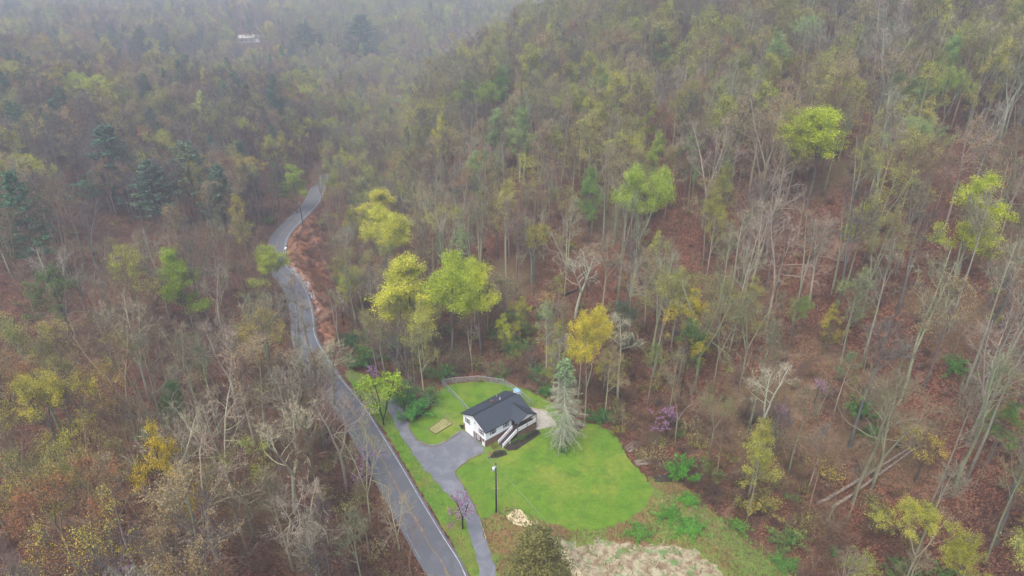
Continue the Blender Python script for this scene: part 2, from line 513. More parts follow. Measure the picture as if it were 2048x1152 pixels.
def axis_steps(lo, hi, a, b, fine, grow, cap):
    mid = list(np.arange(a, b + 0.01, fine))
    st, p = fine, b
    while p < hi:
        st = min(st * grow, cap); p += st; mid.append(p)
    st, p = fine, a
    while p > lo:
        st = min(st * grow, cap); p -= st; mid.insert(0, p)
    return np.array(mid)

def build_terrain():
    xs = axis_steps(-740, 740, -130, 130, 2.0, 1.06, 10); ys = axis_steps(-40, 1500, 50, 330, 2.0, 1.06, 12)
    X, Y = np.meshgrid(xs, ys)
    Z = ground_np(X, Y)
    rough = np.clip(np.abs(Z) / 3, 0, 1)
    Z = Z + (NR.rand(*Z.shape) - 0.5) * 0.25 * rough
    V = np.stack([X.ravel(), Y.ravel(), Z.ravel()], 1)
    nx, ny = len(xs), len(ys)
    I = np.arange(nx * ny).reshape(ny, nx)
    F = np.stack([I[:-1, :-1].ravel(), I[:-1, 1:].ravel(), I[1:, 1:].ravel(), I[1:, :-1].ravel()], 1)
    o = link('terrain', mesh('terrain', V.tolist(), F.tolist(), [M['litter']], smooth=True))
    tag(o, kind='structure')
    return float(Z.min()), float(Z.max())

Z_MIN, Z_MAX = build_terrain()

def ragged(poly, amp=0.15, step=1.2, seed=1):
    rr = random.Random(seed); out = []
    n = len(poly)
    for i in range(n):
        a, b = np.array(poly[i], float), np.array(poly[(i + 1) % n], float)
        k = max(1, int(np.linalg.norm(b - a) / step))
        for j in range(k):
            p = a + (b - a) * j / k
            out.append(p + np.array([rr.uniform(-amp, amp), rr.uniform(-amp, amp)]))
    return out

def sheet(name, poly, dz, mat, res=2.5, amp=0.15, step=1.2, seed=1):
    poly = ragged(poly, amp, step, seed) if amp > 0 else [np.array(p, float) for p in poly]
    pa = np.array(poly)
    lo, hi = pa.min(0), pa.max(0)
    gx, gy = np.meshgrid(np.arange(lo[0], hi[0], res), np.arange(lo[1], hi[1], res))
    g = np.stack([gx.ravel(), gy.ravel()], 1) + NR.rand(gx.size, 2) * 0.3
    g = g[inside(g, pa)] if len(g) else g
    if len(g):
        d, _ = seg_dist(g, pa, True); g = g[d > res * 0.35]
    pts = [Vector(p) for p in poly] + [Vector(p) for p in g]
    n = len(poly)
    v2, _, f2, *_r = delaunay_2d_cdt(pts, [(i, (i + 1) % n) for i in range(n)], [], 1, 1e-4)
    P = np.array([tuple(v) for v in v2])
    Z = ground_np(P[:, 0], P[:, 1]) + dz
    F = []
    for f in f2:
        a, b, c = (P[i] for i in f)
        F.append(tuple(f) if (b[0] - a[0]) * (c[1] - a[1]) - (b[1] - a[1]) * (c[0] - a[0]) > 0 else tuple(reversed(f)))
    o = link(name, mesh(name, np.column_stack([P, Z]).tolist(), F, [mat], smooth=True))
    tag(o, kind='structure')
    return o

def pxs(L): return [tuple(flat(*p)) for p in L]

def ribbon(name, i0, i1, off, w, dz, mat, gaps=None, wob=0.0):
    V, F = [], []
    prev = None
    for i in range(i0, i1):
        if gaps and gaps(i): prev = None; continue
        c = ROAD_C[i] + ROAD_N[i] * (off + wob * math.sin(i * 1.7))
        a, b = c - ROAD_N[i] * w / 2, c + ROAD_N[i] * w / 2
        za = float(ROAD_Z[i])
        k = len(V)
        V += [(a[0], a[1], za + dz), (b[0], b[1], za + dz)]
        if prev is not None: F.append((prev, prev + 1, k + 1, k))
        prev = k
    o = link(name, mesh(name, V, F, [mat]))
    return tag(o, kind='structure')

ROAD_Z = ground_np(ROAD_C[:, 0], ROAD_C[:, 1])
nR = len(ROAD_C)
def road_slab():
    V, F = [], []
    offs = (-ROAD_W / 2 - 0.5, -ROAD_W / 2, 0, ROAD_W / 2, ROAD_W / 2 + 0.5); dzs = (-0.1, 0.10, 0.16, 0.10, -0.1)
    for i in range(nR):
        for o_, d_ in zip(offs, dzs):
            p = ROAD_C[i] + ROAD_N[i] * o_
            V.append((p[0], p[1], ROAD_Z[i] + d_))
    for i in range(nR - 1):
        for k in range(4):
            F.append((i * 5 + k, i * 5 + k + 1, i * 5 + 6 + k, i * 5 + 5 + k))
    return tag(link('road', mesh('road', V, F, [M['asphalt']], smooth=True)), kind='structure')
road_slab()
ribbon('road_edge_line', 0, nR, ROAD_W / 2 - 0.28, 0.11, 0.121, M['white_paint'])
ribbon('road_edge_line', 0, nR, -ROAD_W / 2 + 0.28, 0.09, 0.121, M['worn_paint'], gaps=lambda i: (i * 7) % 11 < 3)
ribbon('road_centre_line', 0, nR, -0.11, 0.09, 0.164, M['yellow_paint'], gaps=lambda i: (i * 5) % 13 == 0)
ribbon('road_centre_line', 0, nR, 0.11, 0.09, 0.164, M['yellow_paint'], gaps=lambda i: (i * 3) % 17 == 0)

verge_poly = pxs([(690, 752), (710, 778), (738, 815), (760, 848), (805, 920), (846, 990), (895, 1072), (940, 1150), (975, 1210), (1000, 1210), (962, 1140), (948, 1075), (937, 1040),
                  (906, 992), (880, 965), (852, 933), (823, 905), (806, 871), (790, 836), (790, 795), (770, 770), (735, 752), (700, 738)])
sheet('verge', verge_poly, 0.045, M['verge'], 2.5, 0.25)
LAWN = pxs([(815, 848), (822, 872), (846, 896), (905, 930), (905, 950), (925, 990), (945, 1022), (960, 1042), (990, 1028), (1010, 1016), (1028, 1014), (1060, 1030), (1100, 1048), (1140, 1060), (1185, 1061),
            (1232, 1051), (1268, 1035), (1296, 1010), (1308, 982), (1300, 966), (1275, 940), (1250, 905), (1236, 880), (1222, 864), (1200, 851), (1160, 842), (1120, 822), (1095, 800), (1060, 782), (1030, 772), (1000, 765),
            (950, 763), (905, 768), (885, 776), (872, 800), (858, 818), (835, 832)])
lawn = sheet('lawn', LAWN, 0.06, M['lawn'], 2.5, 0.45, 0.8)
FIELD = pxs([(950, 1030), (990, 1022), (1025, 1008), (1060, 1024), (1140, 1054), (1230, 1046), (1290, 1006), (1300, 975), (1296, 955), (1345, 958), (1385, 985), (1450, 1050), (1565, 1140), (1660, 1240), (1000, 1240), (985, 1140), (962, 1071)])
sheet('rough_field', FIELD, 0.03, M['field'], 2.5, 0.3)
SOIL = pxs([(1120, 1078), (1160, 1088), (1200, 1080), (1320, 1088), (1400, 1106), (1440, 1140), (1480, 1230), (1180, 1230), (1150, 1140)])
sheet('bare_soil', SOIL, 0.05, M['soil'], 2.5, 1.0, 0.9)
sheet('silt_patch', pxs([(1015, 1028), (1032, 1018), (1052, 1030), (1066, 1045), (1085, 1060), (1100, 1072), (1092, 1078), (1060, 1066), (1035, 1050), (1022, 1046)]), 0.075, M['sand'], 2.0, 0.45, 0.8, 4)
sheet('silt_track', pxs([(1098, 1072), (1108, 1082), (1128, 1102), (1148, 1128), (1168, 1152), (1215, 1230), (1190, 1230), (1150, 1152), (1130, 1126), (1112, 1100), (1098, 1088)]), 0.075, M['sand'], 2.0, 0.35, 0.8, 5)
sheet('grass_trail', pxs([(1318, 1000), (1345, 985), (1385, 1000), (1430, 1036), (1500, 1092), (1590, 1160), (1680, 1240), (1580, 1240), (1470, 1120), (1385, 1062), (1330, 1030)]), 0.06, M['trail'], 2.5, 0.4)
DRIVE = pxs([(781, 795), (800, 806), (812, 836), (825, 864), (838, 880), (853, 889), (874, 890), (900, 876), (921, 861), (930, 862), (944, 872), (957, 884), (968, 896), (967, 905), (938, 919), (909, 944), (922, 968), (940, 996), (957, 1031), (968, 1071), (981, 1100), (992, 1140), (1012, 1220),
             (978, 1220), (957, 1140), (948, 1100), (942, 1075), (931, 1040), (912, 1008), (898, 992), (872, 965), (844, 933), (822, 903), (804, 874), (787, 842), (774, 812)])
sheet('driveway', DRIVE, 0.09, M['gravel'], 2.5, 0.28, 0.9)
sheet('dirt_pullout', pxs([(690, 741), (708, 744), (735, 760), (760, 785), (778, 798), (774, 812), (745, 792), (712, 764), (692, 750)]), 0.075, M['trail'], 2.0, 0.2)

sheet('road_bank', pxs([(578, 474), (596, 458), (628, 428), (640, 440), (645, 490), (655, 560), (668, 620), (672, 690), (655, 700), (640, 660), (630, 610), (612, 574), (590, 548), (575, 528), (571, 505)]), 0.05, M['bank'], 2.0, 0.6)

# timber edging strips along the lawn
def edge_strip(name, L, w, h, mat, label):
    mb = MB()
    P = smooth_path([flat(*p) for p in L], 1.0)
    for a, b in zip(P[:-1], P[1:]): mb.bar((a[0], a[1], 0.1), (b[0] + (b - a)[0] * 0.02, b[1] + (b - a)[1] * 0.02, 0.1), w, h)
    o = mb.build(name, mat)
    return tag(o, label, 'edging')
edge_strip('lawn_edging', [(816, 852), (824, 868), (838, 884), (853, 892), (874, 893), (900, 879), (922, 865)], 0.16, 0.16, M['edging'], 'brown curved edging between side lawn and gravel driveway')
edge_strip('lawn_edging', [(965, 908), (938, 921), (911, 945), (925, 970), (942, 998), (958, 1033)], 0.16, 0.16, M['edging'], 'brown edging between front lawn and parking area')
edge_strip('lane_edging', [(961, 1046), (967, 1062), (972, 1078)], 0.1, 0.14, M['concrete'], 'short pale edging beside the lower gravel lane')

# ------------------------------------------------------------------ the house
HX, HY = -5.59, 113.91
HANG = math.radians(40.2)
hu = np.array([math.cos(HANG), math.sin(HANG)]); hv = np.array([-math.sin(HANG), math.cos(HANG)])
def hw(x, y): return HX + hu[0] * x + hv[0] * y, HY + hu[1] * x + hv[1] * y

house = empty('house', (HX, HY, 0.0), HANG)
tag(house, 'white sided house with charcoal gable roof and front deck beside the gravel parking area', 'house')
L_, W_, ZE, ZR, ZF = 12.8, 8.93, 4.5, 6.55, 1.95
x0, x1, y0, y1 = 0.35, 12.45, 0.5, 8.45
MB().box(x0 + .03, x1 - .03, y0 + .03, y1 - .03, -0.3, ZF).build('foundation_wall', M['brick'], house)
wl = MB().box(x0, x1, y0, y1, ZF, ZE - 0.02)
def slope_z(y): return ZE + (ZR - ZE) * (1 - abs(y - W_ / 2) / (W_ / 2))
for xa, xb in ((x0, x0 + 0.12), (x1 - 0.12, x1)):
    n = len(wl.V)
    zt = slope_z(y0) - 0.16
    pts = [(y0, ZE - 0.02), (y1, ZE - 0.02), (y1, zt), (W_ / 2, ZR - 0.16), (y0, zt)]
    wl.V += [(xa, p[0], p[1]) for p in pts] + [(xb, p[0], p[1]) for p in pts]
    wl.F += [(n, n + 4, n + 3, n + 2, n + 1), (n + 5, n + 6, n + 7, n + 8, n + 9)] + [(n + i, n + (i + 1) % 5, n + 5 + (i + 1) % 5, n + 5 + i) for i in range(5)]
wl.build('wall', M['siding'], house)
for cx, cy_ in ((x0, y0), (x0, y1), (x1, y0), (x1, y1)):
    sx, sy = (-1 if cx == x0 else 1), (-1 if cy_ == y0 else 1)
    MB().box(min(cx + sx * .03, cx - sx * .1), max(cx + sx * .03, cx - sx * .1), min(cy_ + sy * .03, cy_ - sy * .1), max(cy_ + sy * .03, cy_ - sy * .1), ZF - .02, ZE - .03).build('corner_board', M['white'], house)
roof = MB()
rt = 0.16
roof.slab([(0, 0, ZE), (L_, 0, ZE), (L_, W_ / 2, ZR), (0, W_ / 2, ZR)], rt)
roof.slab([(0, W_ / 2, ZR), (L_, W_ / 2, ZR), (L_, W_, ZE), (0, W_, ZE)], rt)
PX0, PX1, PY = 7.2, 12.7, -2.25
pm = (PX0 + PX1) / 2
PZ = ZE + 1.42
yb = (PZ - ZE) / (ZR - ZE) * W_ / 2
ro = roof.build('roof', M['shingle'], house)
pr_ = MB()
pr_.slab([(PX0, PY, ZE + .02), (pm, PY, PZ), (pm, yb, PZ), (PX0, 0.02, ZE + .02)], 0.13)
pr_.slab([(pm, PY, PZ), (PX1, PY, ZE + .02), (PX1, 0.02, ZE + .02), (pm, yb, PZ)], 0.13)
pr_.build('porch_roof', M['shingle'], house)
MB().bar((0.0, W_ / 2, ZR + .02), (L_ - 0.6, W_ / 2, ZR + .02), 0.34, 0.06).build('ridge_cap', M['shingle_dark'], ro)
MB().bar((pm, PY + .35, PZ + .02), (pm, yb - 0.2, PZ + .02), 0.30, 0.05).build('ridge_cap', M['shingle_dark'], ro)
for (a, b) in (((-.02, 0, ZE - .12), (-.02, W_ / 2, ZR - .12)), ((-.02, W_ / 2, ZR - .12), (-.02, W_, ZE - .12)), ((0, -.03, ZE - .1), (PX0, -.03, ZE - .1)), ((0, W_ + .03, ZE - .1), (L_, W_ + .03, ZE - .1)),
               ((L_ + .02, 0, ZE - .12), (L_ + .02, W_ / 2, ZR - .12)), ((L_ + .02, W_ / 2, ZR - .12), (L_ + .02, W_, ZE - .12))):
    MB().bar(a, b, 0.05, 0.2).build('fascia', M['shingle_dark'], ro)
# front gable face of the porch
gf = MB(); n = 0
gy0 = PY + 0.35
gf.V += [(PX0 + .5, gy0, ZE - .05), (PX1 - .4, gy0, ZE - .05), (pm, gy0, PZ - .2), (PX0 + .5, gy0 + .1, ZE - .05), (PX1 - .4, gy0 + .1, ZE - .05), (pm, gy0 + .1, PZ - .2)]
gf.F += [(0, 1, 2), (5, 4, 3), (0, 3, 4, 1), (1, 4, 5, 2), (2, 5, 3, 0)]
gf.build('porch_gable', M['siding'], house)
MB().tube([(6.1, W_ / 2 + 1.1, 5.9), (6.1, W_ / 2 + 1.1, 6.75)], 0.2, 10).box(5.85, 6.35, W_ / 2 + .85, W_ / 2 + 1.35, 6.75, 6.85).build('roof_vent', M['rust'], ro)
MB().tube([(8.3, W_ / 2 + .9, 6.0), (8.3, W_ / 2 + .9, 6.75)], 0.07, 8).build('vent_pipe', M['white'], ro)
MB().tube([(9.6, W_ / 2 + 3.6, 4.8), (9.6, W_ / 2 + 3.6, 5.2)], 0.06, 8).build('vent_pipe', M['white'], ro)
ch = MB().box(x1 - 0.05, x1 + 0.85, 4.1, 5.5, 0, 6.75).build('chimney', M['siding'], house)
MB().box(x1 - 0.14, x1 + 0.94, 4.0, 5.6, 6.75, 6.95).build('chimney_cap', M['blue_metal'], ch)

def window(wall, a, z, w=0.95, h=1.25):
    """wall 'g' = gable end (x = x0), 'f' = front (y = y0); a along it, z of the sill."""
    def B(s0, s1, z0_, z1_, d0, d1):
        return MB().box(x0 - d1, x0 - d0, s0, s1, z0_, z1_) if wall == 'g' else MB().box(s0, s1, y0 - d1, y0 - d0, z0_, z1_)
    g = B(a - w / 2, a + w / 2, z, z + h, -0.02, 0.02).build('window', M['glass'], house)
    fr = MB()
    for q in (B(a - w / 2 - .09, a - w / 2, z - .09, z + h + .09, 0, .05), B(a + w / 2, a + w / 2 + .09, z - .09, z + h + .09, 0, .05), B(a - w / 2, a + w / 2, z + h, z + h + .09, 0, .05),
              B(a - w / 2, a + w / 2, z - .09, z, 0, .06), B(a - w / 2, a + w / 2, z + h / 2 - .03, z + h / 2 + .03, 0.02, .045)):
        k = len(fr.V); fr.V += q.V; fr.F += [tuple(k + i for i in f) for f in q.F]
    fr.build('window_frame', M['white'], g)
    for sgn in (-1, 1):                                      # dark shutters beside the panes
        c = a + sgn * (w / 2 + .22)
        B(c - .11, c + .11, z - .05, z + h + .05, 0, .04).build('shutter', M['shingle_dark'], g)
window('g', 2.0, 2.75); window('g', 6.9, 2.75)
window('f', 2.4, 2.75); window('f', 6.0, 2.75, .85)
window('g', 3.15, 0.75, .8, .75)
gd = MB().box(x0 - .02, x0 + .05, 4.9, 7.9, 0.02, 2.1).build('garage_door', M['white'], house)
for k in range(4): MB().box(x0 - .05, x0 - .02, 4.95, 7.85, 0.06 + k * .51, 0.5 + k * .51).build('door_panel', M['white'], gd)
dr_ = MB().box(x0 - .03, x0 + .04, 0.9, 1.8, 0.05, 2.1).build('door', M['white'], house)
MB().box(x0 - .05, x0 - .03, 1.05, 1.65, 1.15, 1.95).build('door_window', M['glass'], dr_)
MB().box(x0 - .1, x0 - .03, 1.66, 1.72, 0.98, 1.04).build('door_handle', M['steel'], dr_)
fd = MB().box(7.6, 8.5, y0 - .05, y0 + .02, 2.2, 4.2).build('front_door', M['deckwood'], house)
MB().box(8.38, 8.43, y0 - .11, y0 - .05, 3.1, 3.2).build('door_handle', M['steel'], fd)
MB().tube([(x0 - .06, 4.2, 0.3), (x0 - .06, 4.2, 4.9)], 0.05, 6).build('downspout', M['white'], house)
MB().box(x0 - .16, x0 - .01, 4.05, 4.35, 4.3, 4.75).build('meter_box', M['steel'], house)
# deck, stairs, railings
dx0, dx1, dy0, dy1, dz = 7.2, 12.75, -2.0, y0 - .02, 2.15
deck = link('deck', mesh('deck_frame', *(lambda b: (b.V, b.F))(MB().box(dx0, dx1, dy0, dy1, dz - .22, dz - .045)), [M['postwood']]), house)
nb = 16
for k in range(nb):
    w = (dy1 - dy0) / nb
    MB().box(dx0, dx1, dy0 + k * w + .008, dy0 + (k + 1) * w - .008, dz - .045, dz).build('deck_board', M['deckwood'], deck)
MB().box(dx0 + .1, dx1 - .1, dy0 + .12, dy0 + .2, 0, dz - .22).build('brick_skirt', M['brick'], deck)
MB().box(dx1 - .22, dx1 - .1, dy0 + .2, dy1, 0, dz - .22).build('brick_skirt', M['brick'], deck)
for x in (dx0 + .08, pm, dx1 - .08):
    MB().box(x - .07, x + .07, dy0 - .02, dy0 + .12, 0, ZE - .05 if x != pm else ZE).build('porch_post', M['postwood'], house)
MB().bar((dx0, dy0 + .05, ZE - .12), (dx1, dy0 + .05, ZE - .12), .12, .2).build('porch_beam', M['postwood'], house)
def railing(a, b, h=0.95):
    a, b = Vector(a), Vector(b)
    mb = MB()
    up = Vector((0, 0, 1))
    mb.bar(a + up * h, b + up * h, .12, .07); mb.bar(a + up * .12, b + up * .12, .06, .06)
    n = max(2, int((b - a).length / .13))
    for i in range(n + 1):
        p = a + (b - a) * (i / n)
        mb.bar(p + up * .12, p + up * h, .05, .05)
    o = mb.build('railing', M['white'], house); o['kind'] = 'stuff'
    return o
sx_top, sx_bot, sy0, sy1 = dx0, 3.1, -1.95, -0.4
railing((dx0 + .15, dy0 + .05, dz), (pm - .1, dy0 + .05, dz)); railing((pm + .1, dy0 + .05, dz), (dx1 - .15, dy0 + .05, dz)); railing((dx1 - .06, dy0 + .1, dz), (dx1 - .06, -0.9, dz))
st = empty('front_stairs'); st.parent = house
nst = 12
for k in range(nst):
    xa = sx_bot + (sx_top - sx_bot) * k / nst; xb = sx_bot + (sx_top - sx_bot) * (k + 1) / nst
    zt = dz * (k + 1) / (nst + 1)
    MB().box(xa - .03, xb, sy0, sy1, zt - .05, zt).box(xb - .03, xb, sy0, sy1, zt, zt + dz / (nst + 1) - .05).build('step', M['deckwood'], st)
for y in (sy0 + .02, sy1 - .02): MB().bar((sx_bot, y, 0.0), (sx_top, y, dz - .15), .06, .28).build('stringer', M['postwood'], st)
railing((sx_bot + .05, sy0, 0.1), (sx_top - .1, sy0, dz - .05)); railing((sx_bot + .05, sy1, 0.1), (sx_top - .1, sy1, dz - .05))
for y in (sy0, sy1): MB().box(sx_bot - .08, sx_bot + .06, y - .07, y + .07, 0, 1.15).build('newel_post', M['white'], st)
MB().box(sx_bot + 1.9, sx_bot + 2.02, sy0 - .06, sy0 + .06, 0, 1.0).build('stair_post', M['white'], st)

# patio, beds, garden bed
def wpoly(L): return [hw(*p) for p in L]
patio = wpoly([(12.5, -2.2), (17.0, -4.2), (18.6, 1.2), (15.2, 6.6), (12.5, 6.2)])
pt = sheet('patio', patio, 0.10, M['concrete'], 2.5, 0)
wbm = MB()
for a, b in ((2, 1), (2, 3), (1, 0)):
    pa, pb = patio[a], patio[b]
    wbm.bar((pa[0], pa[1], .18), (pb[0], pb[1], .18), .28, .34)
tag(wbm.build('patio_wall', M['concrete']), 'low concrete wall round the patio beside the tall pine', 'wall')
tag(MB().box(-.35, .35, -.35, .35, 0, 1.1).box(-.42, .42, -.42, .42, 1.1, 1.2).build('gate_pier', M['concrete']), 'squat stone pier where the wire fence meets the patio', 'pier').location = (*hw(14.9, 6.7), 0)
sheet('mulch_bed', wpoly([(3.4, -3.6), (5.0, -4.4), (8.0, -4.2), (10.5, -4.0), (12.6, -3.6), (12.9, -2.1), (7.0, -1.8), (3.2, -2.1)]), 0.09, M['mulch'], 2.0, 0.12)
sheet('mulch_bed', wpoly([(-1.6, -2.6), (0.2, -3.6), (2.4, -4.3), (3.0, -3.0), (2.2, -2.0), (0.6, -1.6)]), 0.10, M['mulch'], 2.0, 0.12)
sheet('dry_bed', wpoly([(0.4, 0.4), (3.0, 0.3), (3.0, -2.0), (1.6, -1.9), (-0.6, -2.3), (-0.6, -0.6)]), 0.085, M['field'], 2.0, 0.15)
sheet('red_mulch_bed', pxs([(1142, 838), (1158, 836), (1172, 852), (1158, 862), (1140, 858)]), 0.09, M['redmulch'], 2.0, 0.1)
gb = [flat(*p) for p in ((857, 860), (888, 837), (905, 849), (872, 869))]
bed = empty('garden_bed', (*np.mean(gb, 0), 0.06))
tag(bed, 'long straw covered garden bed in a dark timber frame on the side lawn', 'garden bed')
c0 = np.mean(gb, 0)
for i in range(4):
    a, b = gb[i] - c0, gb[(i + 1) % 4] - c0
    MB().bar((a[0], a[1], .1), (b[0], b[1], .1), .16, .22).build('timber', M['timber'], bed)
MB().slab([(*(p - c0) * .97, .13) for p in gb], .1).build('straw_fill', M['straw'], bed)

# chain link fence
FENCE = [flat(*p) for p in ((940, 829), (912, 798), (884, 770), (905, 766), (958, 762), (1006, 769), (1030, 783), (1058, 806), (1066, 815))]
fence = empty('chain_link_fence', (*FENCE[2], 0))
tag(fence, 'grey chain link fence round the back lawn behind the house', 'fence')
f0 = FENCE[2]
posts = []
for a, b in zip(FENCE[:-1], FENCE[1:]):
    n = max(1, int(round(np.linalg.norm(b - a) / 2.8)))
    posts += [a + (b - a) * k / n for k in range(n)]
posts.append(FENCE[-1])
FH = 1.55
pm_ = None
for p in posts:
    if pm_ is None:
        o = MB().tube([(0, 0, 0), (0, 0, FH + .05)], 0.05, 6).build('post', M['steel'], fence); pm_ = o.data
    else:
        o = link('post', pm_, fence)
    o.location = (p[0] - f0[0], p[1] - f0[1], 0)
net = MB()
for a, b in zip(posts[:-1], posts[1:]):
    a_, b_ = a - f0, b - f0
    MB().tube([(a_[0], a_[1], FH), (b_[0], b_[1], FH)], 0.035, 5).build('top_rail', M['steel'], fence)
    Ld = np.linalg.norm(b - a); d = (b - a) / Ld
    s = -FH
    while s < Ld:
        for sg in (0, 1):
            p0_, p1_ = (s, 0.03), (s + FH, FH)
            if sg: p0_, p1_ = (s, FH), (s + FH, 0.03)
            q = []
            t0_, t1_ = max(0, -s / FH), min(1, (Ld - s) / FH)
            if t1_ <= t0_: continue
            for t in (t0_, t1_):
                u_ = p0_[0] + (p1_[0] - p0_[0]) * t; z_ = p0_[1] + (p1_[1] - p0_[1]) * t
                q.append((a_[0] + d[0] * u_, a_[1] + d[1] * u_, z_))
            w = 0.011
            net.quad((q[0][0], q[0][1], q[0][2] - w), (q[1][0], q[1][1], q[1][2] - w), (q[1][0], q[1][1], q[1][2] + w), (q[0][0], q[0][1], q[0][2] + w))
        s += 0.13
o = net.build('wire_netting', M['steel'], fence); o['kind'] = 'stuff'

# ------------------------------------------------------------------ utility poles and lines
def pole(px, py, top_py, label, box=False):
    x, y, z = hit(px, py)
    d = math.hypot(x, y)
    zz = z
    while proj(x, y, zz)[1] > top_py and zz < z + 20: zz += 0.1
    h = zz - z
    root = empty('utility_pole', (x, y, z))
    tag(root, label, 'utility pole', 'utility poles along the power line')
    MB().tube([(0, 0, -.3), (0, 0, h * .5), (0, 0, h)], [.2, .17, .13], 8).build('pole_shaft', M['pole'], root, True)
    MB().tube([(0, -.16, h - .9), (0, -.16, h - .5)], 0.06, 6).build('insulator', M['white'], root)
    if box:
        MB().tube([(-.42, 0, h - 1.9), (-.42, 0, h - .95)], 0.26, 10).build('transformer', M['graymetal'], root, True)
        MB().bar((-.3, 0, h - 1.4), (0, 0, h - 1.4), .08, .1).build('bracket', M['steel'], root)
        MB().tube([(.2, 0, 0), (.2, 0, h * .75)], 0.035, 6).build('conduit', M['graymetal'], root)
        MB().bar((-.35, 0, h * .5), (.5, 0, h * .5), .08, .08).build('bracket', M['steel'], root)
    return Vector((x, y, z + h))
p1 = pole(993, 1028, 927, 'dark utility pole with pale transformer at the front edge of the lawn', True)
p2 = pole(688, 651, 592, 'weathered utility pole standing in the ravine beside the road')
p3 = pole(607, 456, 402, 'leaning far utility pole on the bank of the road curve')
def wire(a, b, sag, label, r=0.019):
    pts = []
    for i in range(25):
        t = i / 24
        p = a.lerp(b, t); pts.append((p.x, p.y, p.z - sag * 4 * t * (1 - t)))
    tag(MB().tube(pts, r, 4, False).build('power_line', M['wire']), label, 'power line', 'overhead power lines')
wire(p3, p2, 1.2, 'thin overhead wire strung between the road curve pole and the ravine pole')
wire(p2, p1, 1.6, 'thin overhead wire strung from the ravine pole to the lawn pole')
wire(p3 - Vector((0, 0, .7)), p2 - Vector((0, 0, .7)), 1.4, 'lower second wire between the road curve pole and the ravine pole', .012)
wire(p2 - Vector((0, 0, .7)), p1 - Vector((0, 0, .9)), 2.0, 'lower second wire from the ravine pole to the lawn pole', .018)
wire(p1 - Vector((0, 0, .3)), Vector((22, 62, 9.5)), 0.8, 'thin overhead wire leaving the lawn pole across the rough field')
wire(p1 - Vector((0, 0, 1.2)), Vector((*hw(0.3, 4.4), 5.3)), .5, 'thin service wire from the lawn pole to the gable of the house', .015)
wire(p1 - Vector((0, 0, 2.0)), Vector((*flat(1036, 1018), 0.1)), 0.0, 'taut guy wire from the lawn pole down to the silt patch', .018)

# ------------------------------------------------------------------ guardrail and riprap on the road bend
def guardrail():
    pts = smooth_path([flat(*p) for p in ((584, 468), (576, 484), (572, 500), (573, 520), (582, 538), (598, 555), (610, 574), (619, 594))], 1.9)
    g = empty('guardrail', (*pts[0], 0))
    tag(g, 'galvanised guardrail following the outside of the road bend', 'guardrail')
    o0 = pts[0]
    for a, b in zip(pts[:-1], pts[1:]):
        a_, b_ = a - o0, b - o0
        MB().bar((a_[0], a_[1], .62), (b_[0], b_[1], .62), .06, .32).build('rail_beam', M['steel'], g)
        MB().box(a_[0] - .06, a_[0] + .06, a_[1] - .06, a_[1] + .06, -.3, .8).build('rail_post', M['postwood'], g)
    e = pts[6] - o0
    MB().box(e[0] - .25, e[0] + .25, e[1] - .6, e[1] + .6, .3, .85).build('end_terminal', M['white'], g)
guardrail()
def riprap():
    P = smooth_path([flat(*p) for p in ((583, 536), (594, 548), (606, 562), (616, 579), (625, 596), (632, 612), (634, 622))], 0.5)
    root = empty('riprap', (*P[0], 0.0)); tag(root, 'ragged strip of pale stones heaped along the guardrail', 'stones')
    # uneven stones share a few shapes
    shapes = []
    for q in range(4):
        rr = np.random.RandomState(q)
        ico = [(0, 0, 1), (.9, 0, .3), (.3, .85, .3), (-.7, .5, .3), (-.7, -.5, .3), (.3, -.85, .3), (.7, .5, -.4), (-.3, .8, -.4), (-.9, 0, -.4), (-.3, -.8, -.4), (.7, -.5, -.4), (0, 0, -1)]
        V = np.array(ico) * (0.75 + 0.4 * rr.rand(12, 1))
        F = [(0, 1, 2), (0, 2, 3), (0, 3, 4), (0, 4, 5), (0, 5, 1), (1, 6, 2), (2, 7, 3), (3, 8, 4), (4, 9, 5), (5, 10, 1), (2, 6, 7), (3, 7, 8), (4, 8, 9), (5, 9, 10), (1, 10, 6), (11, 7, 6), (11, 8, 7), (11, 9, 8), (11, 10, 9), (11, 6, 10)]
        shapes.append(mesh('stone', V.tolist(), F, [M['stone']]))
    for k in range(240):
        t = R.random(); i = int(t * (len(P) - 1))
        w = 0.35 + 1.0 * math.sin(min(1, t * 1.1 + .1) * math.pi) ** .7
        x = P[i][0] + 0.5 + R.uniform(-w, w); y = P[i][1] + R.uniform(-.5, .5)
        s = R.uniform(.18, .42)
        o = link('stone', R.choice(shapes), root)
        o.location = (x - P[0][0], y - P[0][1], float(ground(x, y)) + s * .3)
        o.scale = (s, s * R.uniform(.7, 1.2), s * .7); o.rotation_euler = (R.random() * 6, R.random() * 6, R.random() * 6)
riprap()

# ------------------------------------------------------------------ log piles and fallen trunks
def log_pile(px0, px1, label, n, L0, mat):
    a, b = np.array(flat(*px0)), np.array(flat(*px1))
    c = (a + b) / 2; ang = math.atan2(*(b - a)[::-1])
    root = empty('log_pile', (*c, float(ground(*c)) + 0.05), ang)
    tag(root, label, 'log pile', 'piles of cut branches beside the lawn')
    L = np.linalg.norm(b - a)
    for k in range(n):
        l = L * R.uniform(.45, 1.0); y = R.uniform(-.9, .9); z = max(0.08, .75 * (1 - abs(y)) * R.random()) + .08
        xo = R.uniform(-.5, .5) * (L - l); t = R.uniform(-.16, .16)
        r = R.uniform(.06, .17)
        MB().tube([(xo - l / 2, y - t * l / 2, z), (xo, y + R.uniform(-.1, .1), z + .08), (xo + l / 2, y + t * l / 2, z + R.uniform(-.1, .2))], [r, r * .9, r * .6], 6).build('log', mat, root, True)
log_pile((1253, 903), (1280, 884), 'slanting dark log pile at the upper edge of the front lawn', 16, 5, M['logwood'])
